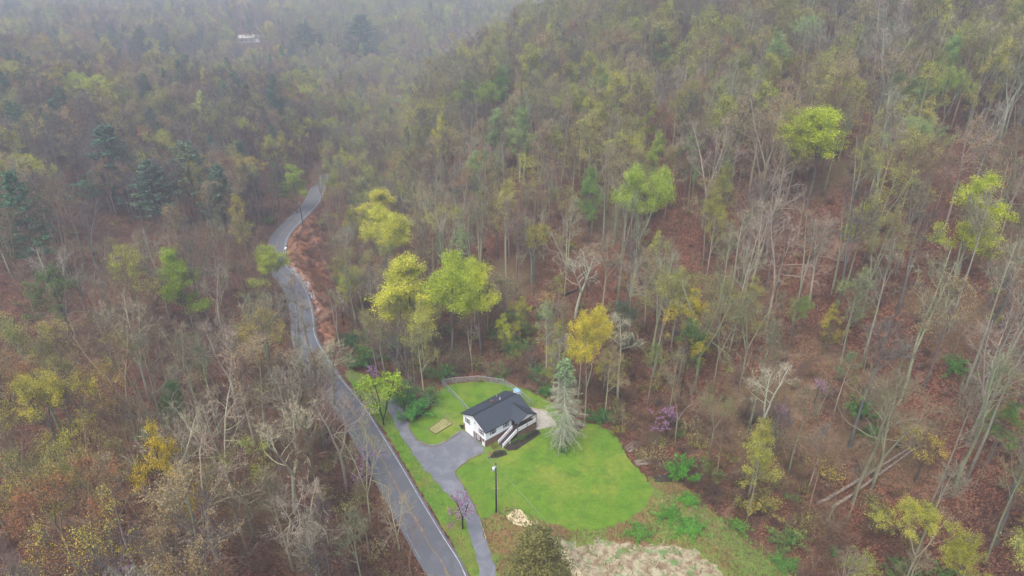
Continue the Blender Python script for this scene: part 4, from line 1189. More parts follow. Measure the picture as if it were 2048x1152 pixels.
# ------------------------------------------------------------------ the trees one can pick out in the photograph
GY, GG, GP = 'trees in yellow spring leaf', 'trees in green spring leaf', 'evergreen trees'
NOTABLE = [
 # name, proto, px, top, width px, height m, tint, bark, label, short name, group, variant
 ('leafy_tree', 'leaf', 1660, 203, 128, 27, 'lime', 'grey', 'broad brilliant lime green tree high on the slope', 'broad lime tree high on the slope', GG, 2),
 ('leafy_tree', 'leaf', 1988, 342, 104, 26, 'lime', 'pale', 'rounded lime green tree with pale trunk at the edge of the slope', 'rounded lime tree at the slope edge', GG, 0),
 ('leafy_tree', 'leaf', 1292, 326, 92, 31, (.38, .46, .05), 'lichen', 'yellow-green tree with pale forked trunk above the golden tree', 'forked yellow-green tree', GG, 1),
 ('leafy_tree', 'half', 1325, 262, 70, 25, (.30, .38, .05), 'grey', 'light green tree just behind the forked yellow-green tree', None, GG, 0),
 ('leafy_tree', 'leaf', 893, 506, 130, 31, (.40, .52, .03), 'grey', 'large full green tree in the grove above the fenced lawn', 'large full green tree', GG, 1),
 ('leafy_tree', 'leaf', 958, 528, 100, 27, (.54, .55, .035), 'grey', 'slim yellow-lime tree beside the large full green tree', 'slim yellow-lime tree', GG, 1),
 ('leafy_tree', 'leaf', 812, 505, 120, 30, (.60, .56, .05), 'grey', 'yellow flowering maple crown on the road side of the large green tree', 'yellow maple in the grove', GY, 0),
 ('leafy_tree', 'leaf', 752, 373, 80, 25, (.54, .55, .05), 'grey', 'rounded yellow-green tree, upper of two above the ravine', 'upper yellow-green ravine tree', GG, 0),
 ('leafy_tree', 'leaf', 757, 413, 92, 30, (.54, .53, .05), 'grey', 'full yellow-green tree, lower of two above the ravine', 'lower yellow-green ravine tree', GY, 1),
 ('leafy_tree', 'half', 886, 222, 52, 30, (.44, .42, .07), 'grey', 'tall narrow yellow tree halfway up the misty slope', 'tall narrow yellow tree', GY, 0),
 ('leafy_tree', 'leaf', 944, 156, 74, 24, (.30, .40, .06), 'grey', 'full light green tree near the misty ridge', 'full light green ridge tree', GG, 1),
 ('leafy_tree', 'leaf', 1003, 127, 34, 20, (.24, .42, .08), 'grey', 'small bright green crown above the full light green ridge tree', None, GG, 3),
 ('leafy_tree', 'cone', 1040, 205, 52, 26, 'pale', 'pale', 'cone shaped pale green poplar on the misty slope', 'cone shaped pale poplar', GG, 0),
 ('leafy_tree', 'cone', 991, 212, 46, 26, (.24, .30, .12), 'grey', 'duller cone shaped tree beside the pale green poplar', None, GG, 1),
 ('leafy_tree', 'half', 1146, 160, 84, 30, (.27, .31, .07), 'grey', 'tall olive green tree in the middle of the misty slope', 'tall olive tree on the misty slope', GG, 1),
 ('leafy_tree', 'half', 1325, 44, 52, 24, 'pale', 'grey', 'pale green crown near the top of the wooded ridge', 'pale green ridge crown', GG, 2),
 ('leafy_tree', 'half', 1556, 57, 72, 26, 'pale', 'pale', 'ragged mint green crown below the ridge', 'ragged mint green crown', GG, 0),
 ('leafy_tree', 'half', 1640, 10, 84, 24, (.40, .36, .13), 'grey', 'pale yellow crown at the top of the ridge', 'pale yellow ridge crown', GY, 1),
 ('leafy_tree', 'half', 1726, 45, 42, 24, (.29, .33, .08), 'grey', 'narrow olive crown next to the pale yellow ridge crown', None, GG, 2),
 ('leafy_tree', 'cone', 1912, 66, 48, 25, (.22, .36, .10), 'grey', 'narrow green crown high above the lime tree at the slope edge', 'narrow green crown high up', GG, 1),
 ('leafy_tree', 'half', 1922, 124, 66, 24, (.29, .34, .07), 'grey', 'rounded olive green crown below the narrow green crown', None, GG, 1),
 ('leafy_tree', 'half', 2018, 70, 76, 27, (.46, .42, .10), 'grey', 'pale gold tree at the upper corner of the slope', 'pale gold corner tree', GY, 0),
 ('leafy_tree', 'leaf', 577, 323, 44, 21, (.30, .42, .045), 'grey', 'neat rounded lime tree beside the far road bend', 'neat lime tree by the far bend', GG, 0),
 ('leafy_tree', 'half', 537, 270, 44, 22, (.40, .38, .06), 'grey', 'rounded yellow crown behind the far road bend', 'yellow crown behind the far bend', GY, 2),
 ('leafy_tree', 'half', 596, 248, 34, 21, (.42, .38, .07), 'grey', 'small yellow crown uphill of the far road bend', None, GY, 0),
 ('leafy_tree', 'half', 477, 425, 52, 22, (.34, .27, .09), 'tan', 'tan-gold crown on the inside of the road bend', 'tan-gold crown inside the bend', GY, 1),
 ('leafy_tree', 'half', 638, 152, 30, 21, (.46, .44, .10), 'grey', 'small pale yellow crown far off in the mist', 'small yellow crown in the mist', GY, 1),
 ('leafy_tree', 'leaf', 335, 491, 70, 24, (.31, .44, .03), 'grey', 'bright lime tree standing alone among bare woods west of the road', 'lone lime tree in the bare woods', GG, 3),
 ('leafy_tree', 'leaf', 522, 492, 76, 20, (.33, .40, .045), 'grey', 'wide yellow-green tree overhanging the road bend', 'wide tree overhanging the bend', GG, 2),
 ('leafy_tree', 'leaf', 1184, 613, 78, 31, (.66, .49, .05), 'pale', 'golden yellow tree with pale trunk behind the half dead pine', 'golden tree behind the pine', GY, 1),
 ('leafy_tree', 'half', 1383, 573, 84, 26, (.58, .47, .03), 'grey', 'bright yellow tree with a dark pine in front of it', 'bright yellow tree behind the dark pine', GY, 0),
 ('leafy_tree', 'bud', 1096, 603, 44, 22, 'pale', 'white', 'slender pale tree with silvery leaves behind the patio', 'slender silvery tree', GG, 1),
 ('leafy_tree', 'bud', 1456, 600, 78, 24, (.36, .31, .08), 'lichen', 'olive-yellow tree with pale limbs beside the bright yellow tree', 'olive-yellow tree with pale limbs', GY, 2),
 ('leafy_tree', 'half', 1530, 846, 72, 20, (.42, .36, .07), 'lichen', 'feathery yellow tree on the slope beyond the log piles', 'feathery yellow tree', GY, 2),
 ('leafy_tree', 'half', 288, 846, 98, 29, (.58, .42, .03), 'dark', 'golden yellow tree with black trunk in the leaf strewn woods', 'golden tree with black trunk', GY, 0),
 ('leafy_tree', 'half', 78, 738, 140, 27, (.46, .41, .06), 'grey', 'wide olive-yellow tree in the woods near the frame edge', 'wide olive-yellow tree', GY, 1),
 ('leafy_tree', 'bud', 178, 704, 112, 28, (.38, .28, .07), 'tan', 'tan-gold tree beside the wide olive-yellow tree', 'tan-gold tree in the bare woods', GY, 2),
 ('leafy_tree', 'bud', 58, 922, 132, 24, (.42, .36, .08), 'tan', 'bushy yellow-brown tree at the lower corner of the woods', 'bushy yellow-brown corner tree', GY, 2),
 ('pine_tree', 'round_pine', 335, 756, 58, 23, (.06, .13, .035), 'dark', 'round headed dark green pine on a thin black trunk', 'round headed dark pine', GP, 0),
 ('pine_tree', 'round_pine', 96, 530, 98, 24, (.09, .14, .035), 'dark', 'spreading green pine with open crown in the bare woods', 'spreading open pine', GP, 0),
 ('pine_tree', 'pine', 187, 250, 112, 30, 'pine', 'brown', 'tall tiered white pine rising above the misty woods', 'tall tiered pine', GP, 0),
 ('pine_tree', 'pine', 288, 318, 84, 26, (.07, .125, .07), 'brown', 'dull green pine next to the tall tiered pine', None, GP, 1),
 ('pine_tree', 'pine', 362, 284, 92, 30, (.075, .125, .07), 'brown', 'large hazy pine between the tiered pine and the road', 'large hazy pine', GP, 2),
 ('pine_tree', 'pine', 424, 330, 66, 27, (.06, .12, .06), 'brown', 'narrow dark pine nearest the far road bend', 'narrow dark pine', GP, 1),
 ('pine_tree', 'pine', 8, 345, 90, 28, (.045, .14, .06), 'brown', 'deep green pine cut by the frame edge', 'deep green pine at the frame edge', GP, 0),
 ('pine_tree', 'pine', 714, 30, 86, 34, 'dpine', 'brown', 'large grey-green pine standing in the valley mist', 'large pine in the valley mist', GP, 0),
 ('pine_tree', 'pine', 272, 55, 44, 26, 'dpine', 'brown', 'faint pine on the far misty hillside', None, GP, 1),
 ('pine_tree', 'pine', 606, 45, 60, 30, 'dpine', 'brown', 'ghostly pine beside the far white house', 'ghostly pine by the white house', GP, 2),
 ('pine_tree', 'round_pine', 1384, 634, 62, 22, (.10, .17, .04), 'dark', 'dark trunked pine in front of the bright yellow tree', None, GP, 0),
 ('pine_tree', 'round_pine', 1245, 596, 66, 22, (.07, .095, .05), 'brown', 'sparse grey-green pine above the golden tree', 'sparse pine above the golden tree', GP, 0),
 ('leafy_tree', 'half', 1070, 437, 74, 24, (.38, .31, .06), 'grey', 'dull gold tree above the grove', 'dull gold tree', GY, 1),
 ('leafy_tree', 'half', 1440, 372, 62, 24, (.36, .34, .06), 'pale', 'yellow crown on twin pale stems halfway up the slope', 'yellow crown on twin stems', GY, 0),
 ('leafy_tree', 'half', 1183, 330, 54, 24, (.20, .33, .07), 'grey', 'fresh green crown among grey limbs above the dull gold tree', 'fresh green crown', GG, 2),
 ('leafy_tree', 'bud', 1788, 395, 96, 27, (.36, .31, .09), 'lichen', 'tan-olive tree with arching pale limbs below the broad lime tree', 'tan-olive arching tree', GY, 3),
 ('leafy_tree', 'bud', 1322, 205, 40, 21, 'rust', 'grey', 'rust coloured budding tree on the misty slope', 'rust coloured tree', GY, 0),
 ('leafy_tree', 'bud', 1310, 680, 40, 18, (.24, .33, .06), 'lichen', 'narrow vine-green tree on the slope above the redbud', 'narrow vine-green tree', GG, 1),
 ('leafy_tree', 'bud', 1440, 788, 62, 16, (.24, .25, .07), 'lichen', 'olive bushy tree beside the redbud thicket', None, GG, 2),
 ('leafy_tree', 'half', 1955, 1085, 120, 17, (.42, .37, .04), 'lichen', 'yellow bush-like tree at the lower corner of the slope', 'yellow tree at the lower corner', GY, 1),
 ('leafy_tree', 'bud', 1866, 862, 92, 12, (.54, .46, .07), 'brown', 'low yellow understory tree above the fallen trunks', 'low yellow understory tree', GY, 2),
 ('leafy_tree', 'half', 1668, 612, 50, 13, (.44, .38, .05), 'grey', 'small yellow understory tree on the red-brown slope', 'small yellow understory tree', GY, 0),
 ('leafy_tree', 'half', 1600, 590, 62, 16, (.20, .27, .06), 'grey', 'olive green understory tree beside the small yellow one', None, GG, 1),
 ('leafy_tree', 'bud', 1703, 700, 42, 15, (.17, .30, .10), 'pale', 'mint green sapling among bare limbs on the slope', 'mint green sapling', GG, 1),
 ('leafy_tree', 'half', 2030, 800, 60, 14, (.14, .28, .04), 'grey', 'green understory tree at the edge of the slope', None, GG, 2),
 ('leafy_tree', 'bud', 1120, 548, 34, 14, (.38, .40, .06), 'grey', 'small yellow-green understory tree above the silvery tree', None, GG, 1),
 ('leafy_tree', 'bud', 1015, 545, 84, 20, (.27, .23, .10), 'grey', 'khaki tree with dense twigs beside the slim yellow-lime tree', 'khaki twiggy tree', GY, 0),
]
for (nm, kd, px, tp, wp, h, tn, bk, lb, sh, gp, vr) in NOTABLE:
    notable(nm, kd, px, tp, wp * (1.12 if 'tree' in nm and kd not in ('pine', 'round_pine') else 1.05), h, tn, bk, lb, sh, 'tree', gp, vr)

# redbuds
for px, tp, wp, h, lb, sh in ((742, 728, 42, 7, 'small redbud in purple bloom above the chartreuse tree', None), (735, 890, 58, 8, 'redbud in purple bloom leaning over the road edge', 'redbud over the road'),
                              (922, 988, 66, 9, 'pink redbud with dark crooked trunk between the lane and the road', 'pink redbud by the lane'), (1338, 822, 76, 8, 'purple blooming redbud in the thicket above the log piles', 'redbud in the thicket'),
                              (1642, 758, 34, 7, 'small mauve redbud on the red-brown slope', None), (1568, 808, 30, 6, 'tiny purple redbud below the mauve one', None), (242, 1118, 50, 6, 'low purple redbud at the foot of the golden tree', None),
                              (725, 938, 46, 6, 'dusky pink redbud below the one over the road', None)):
    notable('redbud_tree', 'redbud', px, tp, wp, h, 'pink', 'dark', lb, sh, 'tree', 'redbuds in bloom', R.randrange(2), keep=h > 7)

# single trees round the yard
def stand(name, kind, px, py, h, w, tint, bark, label, short, cat='tree', group=None, var=0):
    x, y, z = hit(px, py)
    o = place(name, kind, (x, y, z), h, label, cat, group, tint, bark, w, var)
    q = proj(x, y, z + h * .6)
    if not short.startswith('pale'): LANDMARK.append((short, q[0], q[1]))
    return o
stand('pine_tree', 'dying_pine', 1125, 889, 22.0, 7.9, (.21, .33, .14), (.36, .42, .28), 'tall half dead pine with bare drooping boughs and green tip on the lawn', 'half dead pine', group=GP)
stand('leafy_tree', 'vase', 768, 852, 14.5, 11.0, (.36, .50, .02), 'dark', 'chartreuse vase shaped tree between road and driveway', 'chartreuse driveway tree', group=GG)
for i, (px, py, h, w, bk, lb, v) in enumerate((
        (1796, 812, 35, 8.5, (.27, .275, .19), 'massive pale forked trunk standing on the red-brown slope', 1), (1896, 668, 32, 6.5, (.25, .255, .17), 'pale curved trunk above the massive forked one', 0), (1925, 792, 33, 6.5, (.26, .26, .18), 'straight pale trunk between the forked trunk and the frame edge', 0),
        (1968, 835, 36, 8.5, (.27, .25, .165), 'leaning pale double trunk near the frame edge', 1), (1502, 585, 26, 9, (.28, .28, .195), 'pale twin trunk above the bright yellow tree', 1), (1457, 612, 24, 8, (.28, .28, .19), 'pale slim trunk beside the olive-yellow tree', 0),
        (1235, 800, 24, 9, (.34, .34, .25), 'slim pale tree between the golden tree and the lawn', 0), (1512, 900, 22, 9, (.36, .34, .27), 'pale crooked tree above the feathery yellow tree', 1))):
    stand('pale_tree', 'tall', px, py, h, w, 'olive', bk, lb, 'pale trunk on the slope', group='tall pale trunks on the slope', var=v)
for i, (px, py, h, w, bk, lb, v) in enumerate((
        (471, 1012, 26, 14, (.36, .34, .235), 'spreading pale limbed tree on the leaf litter west of the road', 4), (590, 1030, 24, 14, (.40, .37, .26), 'crooked white limbed tree with blackened trunk near the road', 5), (742, 1050, 24, 9, (.36, .34, .215), 'pale narrow many-stemmed tree leaning over the road edge', 4),
        (386, 1092, 27, 13, (.32, .32, .22), 'tall lichen covered tree with dark foot beside the golden tree', 2), (640, 1150, 21, 12, (.40, .38, .27), 'white limbed oak at the bottom of the woods', 5), (650, 880, 24, 13, (.36, .33, .235), 'pale spreading tree reaching toward the road', 5),
        (668, 812, 19, 9, (.34, .32, .22), 'bare twiggy tree screening the road below the dirt pullout', 3), (622, 722, 19, 9, (.33, .29, .21), 'fine twigged bare tree screening the middle of the road', 0), (597, 668, 19, 8, (.31, .28, .20), 'slim bare tree screening the road under the bend', 1), (800, 1112, 15, 8, (.36, .34, .22), 'olive twigged bare tree at the lowest stretch of the road', 4),
        (300, 800, 26, 14, (.34, .32, .225), 'pale limbed tree behind the round headed pine', 4), (1150, 640, 20, 15, (.33, .31, .235), 'fallen-looking grey tree with fanned limbs above the golden tree', 5), (1128, 600, 24, 11, (.30, .29, .205), 'grey fan shaped bare tree on the litter slope', 2))):
    stand('bare_tree', 'bare', px, py, h, w, 'olive', bk, lb, 'pale limbed tree', group='pale limbed bare trees', var=v)
stand('cedar_tree', 'cedar', 1072, 1195, 15.5, 9.0, 'cedar', 'pale', 'dense olive green cedar at the bottom of the rough field', 'olive cedar', group=GP)

# bushes
BUSH = [(832, 838, 6.0, 7.0, 'spring', 'big dark green bush, nearest of the clump beside the side lawn', 0), (815, 815, 6.5, 8.0, (.10, .26, .05), 'tall green bush behind the clump beside the driveway', 2), (852, 815, 5.5, 6.5, (.11, .25, .055), 'green bush of the clump nearest the fence', 1),
        (1000, 752, 4.0, 5.5, 'bgreen', 'bright green bush just behind the middle of the wire fence', 0), (882, 758, 5.0, 6.0, (.11, .25, .05), 'green bush behind the corner of the wire fence', 1), (1078, 762, 5.5, 5.0, (.09, .26, .06), 'green bush in the brush behind the half dead pine', 2),
        (1092, 790, 4.0, 4.0, (.10, .28, .05), 'low green bush at the edge of the back lawn', 0), (1196, 848, 5.0, 5.0, (.08, .24, .05), 'dark green bush at the wood edge beyond the half dead pine', 1), (1361, 965, 8.0, 6.0, 'bgreen', 'tall bright green bush beside the dark brush pile', 2),
        (1376, 1008, 3.0, 4.2, 'bgreen', 'small round bright bush on the grassy trail', 0), (1332, 1040, 3.2, 5.4, 'bgreen', 'bright green bush at the corner of the front lawn', 1), (1378, 1066, 3.0, 5.8, (.12, .34, .04), 'wide bright bush on the trail below the lawn corner', 2),
        (1277, 1072, 2.6, 5.0, (.13, .31, .04), 'low green bush under the lower lawn edge', 0), (720, 735, 7.0, 7.0, (.09, .24, .045), 'green thicket beside the dirt pullout', 1), (708, 700, 7.0, 7.0, (.08, .20, .05), 'darker green thicket in the ravine above the pullout', 2),
        (1520, 1025, 5.0, 7.5, (.30, .25, .06), 'round olive-gold bush below the feathery yellow tree', 0), (1475, 1060, 2.6, 4.5, (.16, .34, .05), 'light green bush along the trail', 1), (1565, 1130, 3.0, 5.0, (.13, .30, .05), 'green bush at the bottom of the trail', 2),
        (1720, 1145, 3.5, 6, (.28, .30, .06), 'yellow-green bush at the bottom of the slope', 0), (1415, 960, 5.0, 6, (.17, .23, .06), 'dull green bush between the trail and the feathery tree', 1), (1720, 838, 6.0, 6.0, (.13, .30, .05), 'green understory bush on the slope', 2),
        (1130, 905, 1.0, 2.4, (.06, .17, .03), 'small dark clump of leaves at the foot of the half dead pine', 0), (1745, 875, 3.5, 4, (.12, .29, .06), 'low green bush below the understory bush', 1), (1910, 745, 4, 5, (.15, .32, .06), 'low bright bush at the foot of pale trunks', 2)]
for px, py, h, w, tn, lb, vr in BUSH:
    x, y, z = hit(px, py)
    place('bush', 'mound' if h < 4.5 else 'shrub', (x, y, z), h * (.8 if h < 4.5 else 1), lb, 'bush', 'green bushes', tn, 'brown', w * 1.1, vr % 2 if h < 4.5 else vr)
for (x, y), h, w, tn, lb in ((hw(5.6, -2.9), 1.0, 1.3, (.05, .12, .03), 'small dark shrub beside the stair foot'), (hw(7.6, -2.9), 2.3, 1.7, (.10, .24, .04), 'upright green shrub against the deck'), (hw(9.4, -3.0), 1.0, 1.4, (.03, .07, .03), 'dark round shrub under the deck rail'),
                             (hw(10.6, -3.0), 1.1, 1.4, (.03, .065, .03), 'dark round shrub at the middle of the deck bed'), (hw(11.8, -2.9), 1.0, 1.3, (.03, .07, .03), 'dark round shrub at the patio end of the deck bed'), (hw(0.4, -2.8), .8, 1.2, (.05, .10, .03), 'low dark shrub in the small mulch bed'),
                             (hw(1.7, -3.3), .9, 1.3, (.05, .09, .03), 'second dark shrub in the small mulch bed'), (hw(1.6, -.6), 1.3, 2.2, (.26, .24, .05), 'dry olive shrub against the brick front wall'), (hw(0.2, 8.9), 1.2, 1.2, (.05, .09, .03), 'small dark shrub at the garage corner')):
    place('shrub', 'shrub', (x, y, 0.08), h, lb, 'shrub', 'shrubs planted round the house', tn, 'brown', w, R.randrange(3))

# ------------------------------------------------------------------ fallen trunks
def fallen(pa, pb, r, label, mat='logwood'):
    a, b = hit(*pa), hit(*pb)
    n = 9; pts = []
    for i in range(n):
        t = i / (n - 1); x = a[0] + (b[0] - a[0]) * t; y = a[1] + (b[1] - a[1]) * t
        pts.append((x, y, float(ground(x, y)) + .45 + .25 * math.sin(t * 5)))
    o0 = pts[0]
    P = [(p[0] - o0[0], p[1] - o0[1], p[2] - o0[2]) for p in pts]
    root = empty('fallen_trunk', o0); tag(root, label, 'fallen tree', 'fallen trees on the forest floor')
    MB().tube(P, np.linspace(r, r * .45, n), 8).build('log', M[mat], root, True)
    for k in range(7):
        i = R.randrange(4, n); p = P[i]
        d = Vector((R.uniform(-1, 1), R.uniform(-1, 1), R.uniform(.3, 1))).normalized() * R.uniform(1.5, 3.5)
        MB().tube([p, (p[0] + d.x * .5, p[1] + d.y * .5, p[2] + d.z * .6), (p[0] + d.x, p[1] + d.y, p[2] + d.z)], [.07, .05, .02], 4).build('broken_limb', M[mat], root)
fallen((1632, 1012), (1818, 898), .38, 'long mossy fallen trunk, upper of two crossing the slope', 'logwood')
fallen((1660, 1025), (1825, 908), .34, 'long fallen trunk, lower of two crossing the slope', 'logwood')
fallen((1125, 598), (1168, 578), .35, 'dark fallen trunk on the leaf litter above the silvery tree', 'pole')
fallen((1035, 640), (1085, 612), .33, 'dark fallen trunk above the back lawn', 'pole')
fallen((1320, 612), (1380, 580), .3, 'dark fallen trunk beside the bright yellow tree', 'pole')
fallen((240, 1115), (305, 1100), .3, 'dark rotten trunk on the leaf litter below the golden tree', 'pole')

# ------------------------------------------------------------------ the far house
def far_house():
    x, y, z = hit(500, 84)
    root = empty('far_house', (x, y, z), math.radians(15)); root.scale = (.9, .9, .9); tag(root, 'white house on the far misty hillside', 'house')
    MB().box(-9, 5, -4, 4, -.5, 4).build('wall', M['concrete'], root)
    MB().slab([(-9.5, -4.6, 4), (5.5, -4.6, 4), (5.5, 0, 6.6), (-9.5, 0, 6.6)], .2).slab([(-9.5, 0, 6.6), (5.5, 0, 6.6), (5.5, 4.6, 4), (-9.5, 4.6, 4)], .2).build('roof', M['concrete'], root)
    MB().box(5, 10, -5, 2, -.5, 4.4).build('garage_wing', M['concrete'], root)
    MB().slab([(4.6, -5.5, 4.4), (7.5, -5.5, 6.6), (7.5, 2.4, 6.6), (4.6, 2.4, 4.4)], .2).slab([(7.5, -5.5, 6.6), (10.4, -5.5, 4.4), (10.4, 2.4, 4.4), (7.5, 2.4, 6.6)], .2).build('wing_roof', M['concrete'], root)
    for k in (-7, -3.5, 1): MB().box(k - .6, k + .6, -4.06, -4.0, 1.2, 2.8).build('window', M['glass'], root)
    MB().box(6.2, 8.8, -5.06, -5.0, 0, 2.6).build('garage_door', M['graymetal'], root)
    return x, y, z
FAR = far_house()
KEEP.append((500, 78, 34, 16, 900)); LANDMARK.append(('far white house', 500, 76))
# ------------------------------------------------------------------ the woods: where every other tree stands
YARD_PX = [(690, 735), (880, 755), (1000, 750), (1110, 780), (1230, 860), (1310, 960), (1560, 1152), (1620, 1300), (1000, 1300), (925, 1120), (868, 1015), (803, 912), (752, 835), (705, 772)]
ROAD_PX = [(545, 505), (540, 480), (560, 440), (600, 400), (640, 385), (648, 408), (600, 460), (585, 500), (618, 575), (626, 600), (600, 590), (575, 545)]
BANK_PX = [(572, 470), (620, 430), (655, 460), (675, 560), (705, 650), (705, 705), (650, 690), (612, 600)]
NO_TREE = [np.array(verge_poly), np.array(LAWN), np.array(FIELD), np.array(DRIVE), np.array(pxs([(1318, 995), (1345, 980), (1390, 995), (1520, 1090), (1700, 1240), (1560, 1240), (1380, 1065)])), np.array(pxs(BANK_PX))]

def scatter(y_lo, y_hi, step):
    out = []
    ys = np.arange(y_lo, y_hi, step)
    for y in ys:
        half = 0.80 * (y * .9 + 60) + 25
        xs = np.arange(-half, half, step)
        out.append(np.stack([xs, np.full(len(xs), y)], 1))
    P = np.concatenate(out)
    return P + NR.uniform(-.46, .46, P.shape) * step

def wood_points(y_lo, y_hi, step):
    P = scatter(y_lo, y_hi, step)
    d, idx = seg_dist(P, ROAD_C[::3])
    side = np.einsum('ij,ij->i', P - ROAD_C[::3][idx], ROAD_N[::3][idx])
    ok = d > 5.4
    for poly in NO_TREE: ok &= ~inside(P, poly)
    ok &= np.hypot(P[:, 0] - FAR[0], P[:, 1] - FAR[1]) > 16
    P, side, d = P[ok], side[ok], d[ok]
    z = ground(P[:, 0], P[:, 1])
    return P, side, d, z

def in_poly(px, py, poly, box):
    if not (box[0] < px < box[1] and box[2] < py < box[3]): return False
    c = False; j = len(poly) - 1
    for i in range(len(poly)):
        xi, yi = poly[i]; xj, yj = poly[j]
        if (yi > py) != (yj > py) and px < (xj - xi) * (py - yi) / (yj - yi) + xi: c = not c
        j = i
    return c
SHOWN = [(p, (min(q[0] for q in p), max(q[0] for q in p), min(q[1] for q in p), max(q[1] for q in p))) for p in (YARD_PX, ROAD_PX)]

def covers(x, y, z, h, w, cl):
    """would this crown hide the yard, the visible road or a picked-out tree behind it?"""
    for f in (.98, .8, .6, cl):
        px, py, dep = proj(x, y, z + h * f)
        r = w * .5 * FPX / dep * (.35 if f > .9 else .8)
        for p, b in SHOWN:
            if in_poly(px, py, p, b) or in_poly(px + r, py, p, b) or in_poly(px - r, py, p, b): return True
    px, py, dep = proj(x, y, z + h * .75)
    r = w * .5 * FPX / dep * .7
    for kx, ky, rx, ry, kd in KEEP:
        if dep < kd - 2 and ((px - kx) / (rx + r)) ** 2 + ((py - ky) / (ry + r)) ** 2 < 1: return True
    return False

def pick(pairs):
    t = R.random() * sum(w for _, w in pairs)
    for k, w in pairs:
        t -= w
        if t <= 0: return k
    return pairs[-1][0]

CAND = []
notable_xy = np.array([(o.location.x, o.location.y) for o in COL.objects if o.parent is None and o.get('category') == 'tree'])
for (lo, hi, stp) in ((30, 175, 5.7), (175, 340, 5.6), (340, 620, 7.2), (620, 1150, 10.5)):
    P, side, dr, zz = wood_points(lo, hi, stp)
    for (x, y), sd_, d_, z in zip(P, side, dr, zz):
        if y < 200 and np.min(np.hypot(notable_xy[:, 0] - x, notable_xy[:, 1] - y)) < 2.5: continue
        left = sd_ < 0
        if y < 175 and R.random() < (.28 if left else .14): continue
        if left and y < 175: kind = pick((('bare', 58), ('bud', 18), ('sapling', 24)))
        elif left and y < 340: kind = pick((('bare', 56), ('bud', 27), ('half', 5), ('pine', 6), ('sapling', 6)))
        elif left: kind = pick((('bare', 54), ('bud', 32), ('half', 6), ('pine', 8)))
        elif y < 175: kind = pick((('tall', 28), ('bare', 24), ('bud', 16), ('half', 6), ('sapling', 26)))
        elif y < 340: kind = pick((('tall', 22), ('bare', 26), ('bud', 35), ('half', 11), ('sapling', 6)))
        else: kind = pick((('bare', 32), ('bud', 46), ('half', 19), ('pine', 3)))
        pr = R.randrange(len(PROTO[kind]))
        h = R.uniform(8, 15) if kind == 'sapling' else R.uniform(20, 28) if left else R.uniform(22, 32) if kind != 'half' else R.uniform(17, 26)
        if not left and dr is not None and z < 3: h *= .72
        q = PROTO[kind][pr]
        w = q['W'] * h / q['H']
        px, py, dep = proj(x, y, z + h * .7)
        if px < -220 or px > 2270 or py > 1420 or py < -120: continue
        if covers(x, y, z, h, w, q['low'] / q['H']): continue
        if left:
            bark = pick((('tan', 42), ('grey', 18), ('pale', 24), ('lichen', 16))) if y < 200 else pick((('grey', 60), ('tan', 20), ('brown', 20)))
            tint = pick((('olive', 30), ('tan', 40), ('gold', 14), ('ygreen', 8), ('rust', 8))) if kind == 'bud' else pick((('yellow', 3), ('ygreen', 4), ('straw', 3))) if kind == 'half' else 'pine'
        else:
            bark = pick((('lichen', 40), ('pale', 25), ('tan', 15), ('grey', 20))) if y < 220 else pick((('grey', 45), ('lichen', 30), ('tan', 25)))
            tint = pick((('olive', 42), ('tan', 24), ('ygreen', 20), ('straw', 10), ('rust', 4))) if kind == 'bud' else pick((('ygreen', 6), ('straw', 3), ('pale', 3), ('lime', 1.2), ('olive', 2))) if kind == 'half' else 'dpine'
        CAND.append(dict(x=x, y=y, z=z, h=h, kind=kind, v=pr, bark=bark, tint=tint, px=px, py=py, size=h * FPX / dep, left=left, view=(-20 < px < 2068 and -30 < py < 1175), w=w))

CAND.sort(key=lambda c: -c['size'])
LIMIT = {'bare_tree': 285, 'budding_tree': 230, 'sapling': 150, 'pine_tree': 12}
NAME = {'bare': 'bare_tree', 'tall': 'bare_tree', 'bud': 'budding_tree', 'half': 'budding_tree', 'sapling': 'sapling', 'pine': 'pine_tree'}
LOOK = {'bare': ('bare straight tree', 'slim bare tree', 'bare twin-stemmed tree', 'bare high-crowned tree', 'bare three-stemmed tree', 'bare wide-limbed tree'), 'tall': ('tall bare trunk', 'tall bare forked trunk'),
        'bud': ('budding tree', 'slim budding tree', 'budding twin-stemmed tree', 'budding many-stemmed tree'), 'half': ('half-leafed tree', 'wide half-leafed tree', 'slim half-leafed tree'), 'sapling': ('slim bare sapling', 'crooked bare sapling'), 'pine': ('small pine', 'slim small pine', 'open small pine')}
BWORD = dict(grey='grey', pale='pale', lichen='lichen-grey', tan='tan', brown='brown')
TWORD = dict(olive='olive', tan='tan', gold='gold', ygreen='yellow-green', rust='rusty', yellow='yellow', straw='straw-yellow', pale='pale green', lime='lime', pine='green', dpine='dark green')
GROUPS = {'bare_tree': 'bare trees of the surrounding woods', 'budding_tree': 'budding trees of the surrounding woods', 'sapling': 'bare saplings under the trees', 'pine_tree': GP}
used_labels = set()
LANDMARK += [('house', 1000, 830), ('wire fence', 950, 770), ('lawn pole', 993, 980), ('ravine pole', 685, 620), ('road bend', 575, 510), ('log piles', 1290, 930), ('fallen trunks', 1730, 955)]
def where(px, py):
    L = sorted(LANDMARK, key=lambda l: (l[1] - px) ** 2 + (l[2] - py) ** 2)[:9]
    out = []
    for nm, lx, ly in L:
        dx, dy = px - lx, py - ly
        ax, ay = abs(dx), abs(dy)
        d = math.hypot(dx, dy)
        near = 'close' if d < 70 else 'a little way' if d < 160 else 'well'
        if ax > 2.2 * ay: s_ = 'right of' if dx > 0 else 'left of'
        elif ay > 2.2 * ax: s_ = 'above' if dy < 0 else 'below'
        else: s_ = ('above and ' if dy < 0 else 'below and ') + ('right of' if dx > 0 else 'left of')
        out.append(f'{near} {s_} the {nm}')
    return out
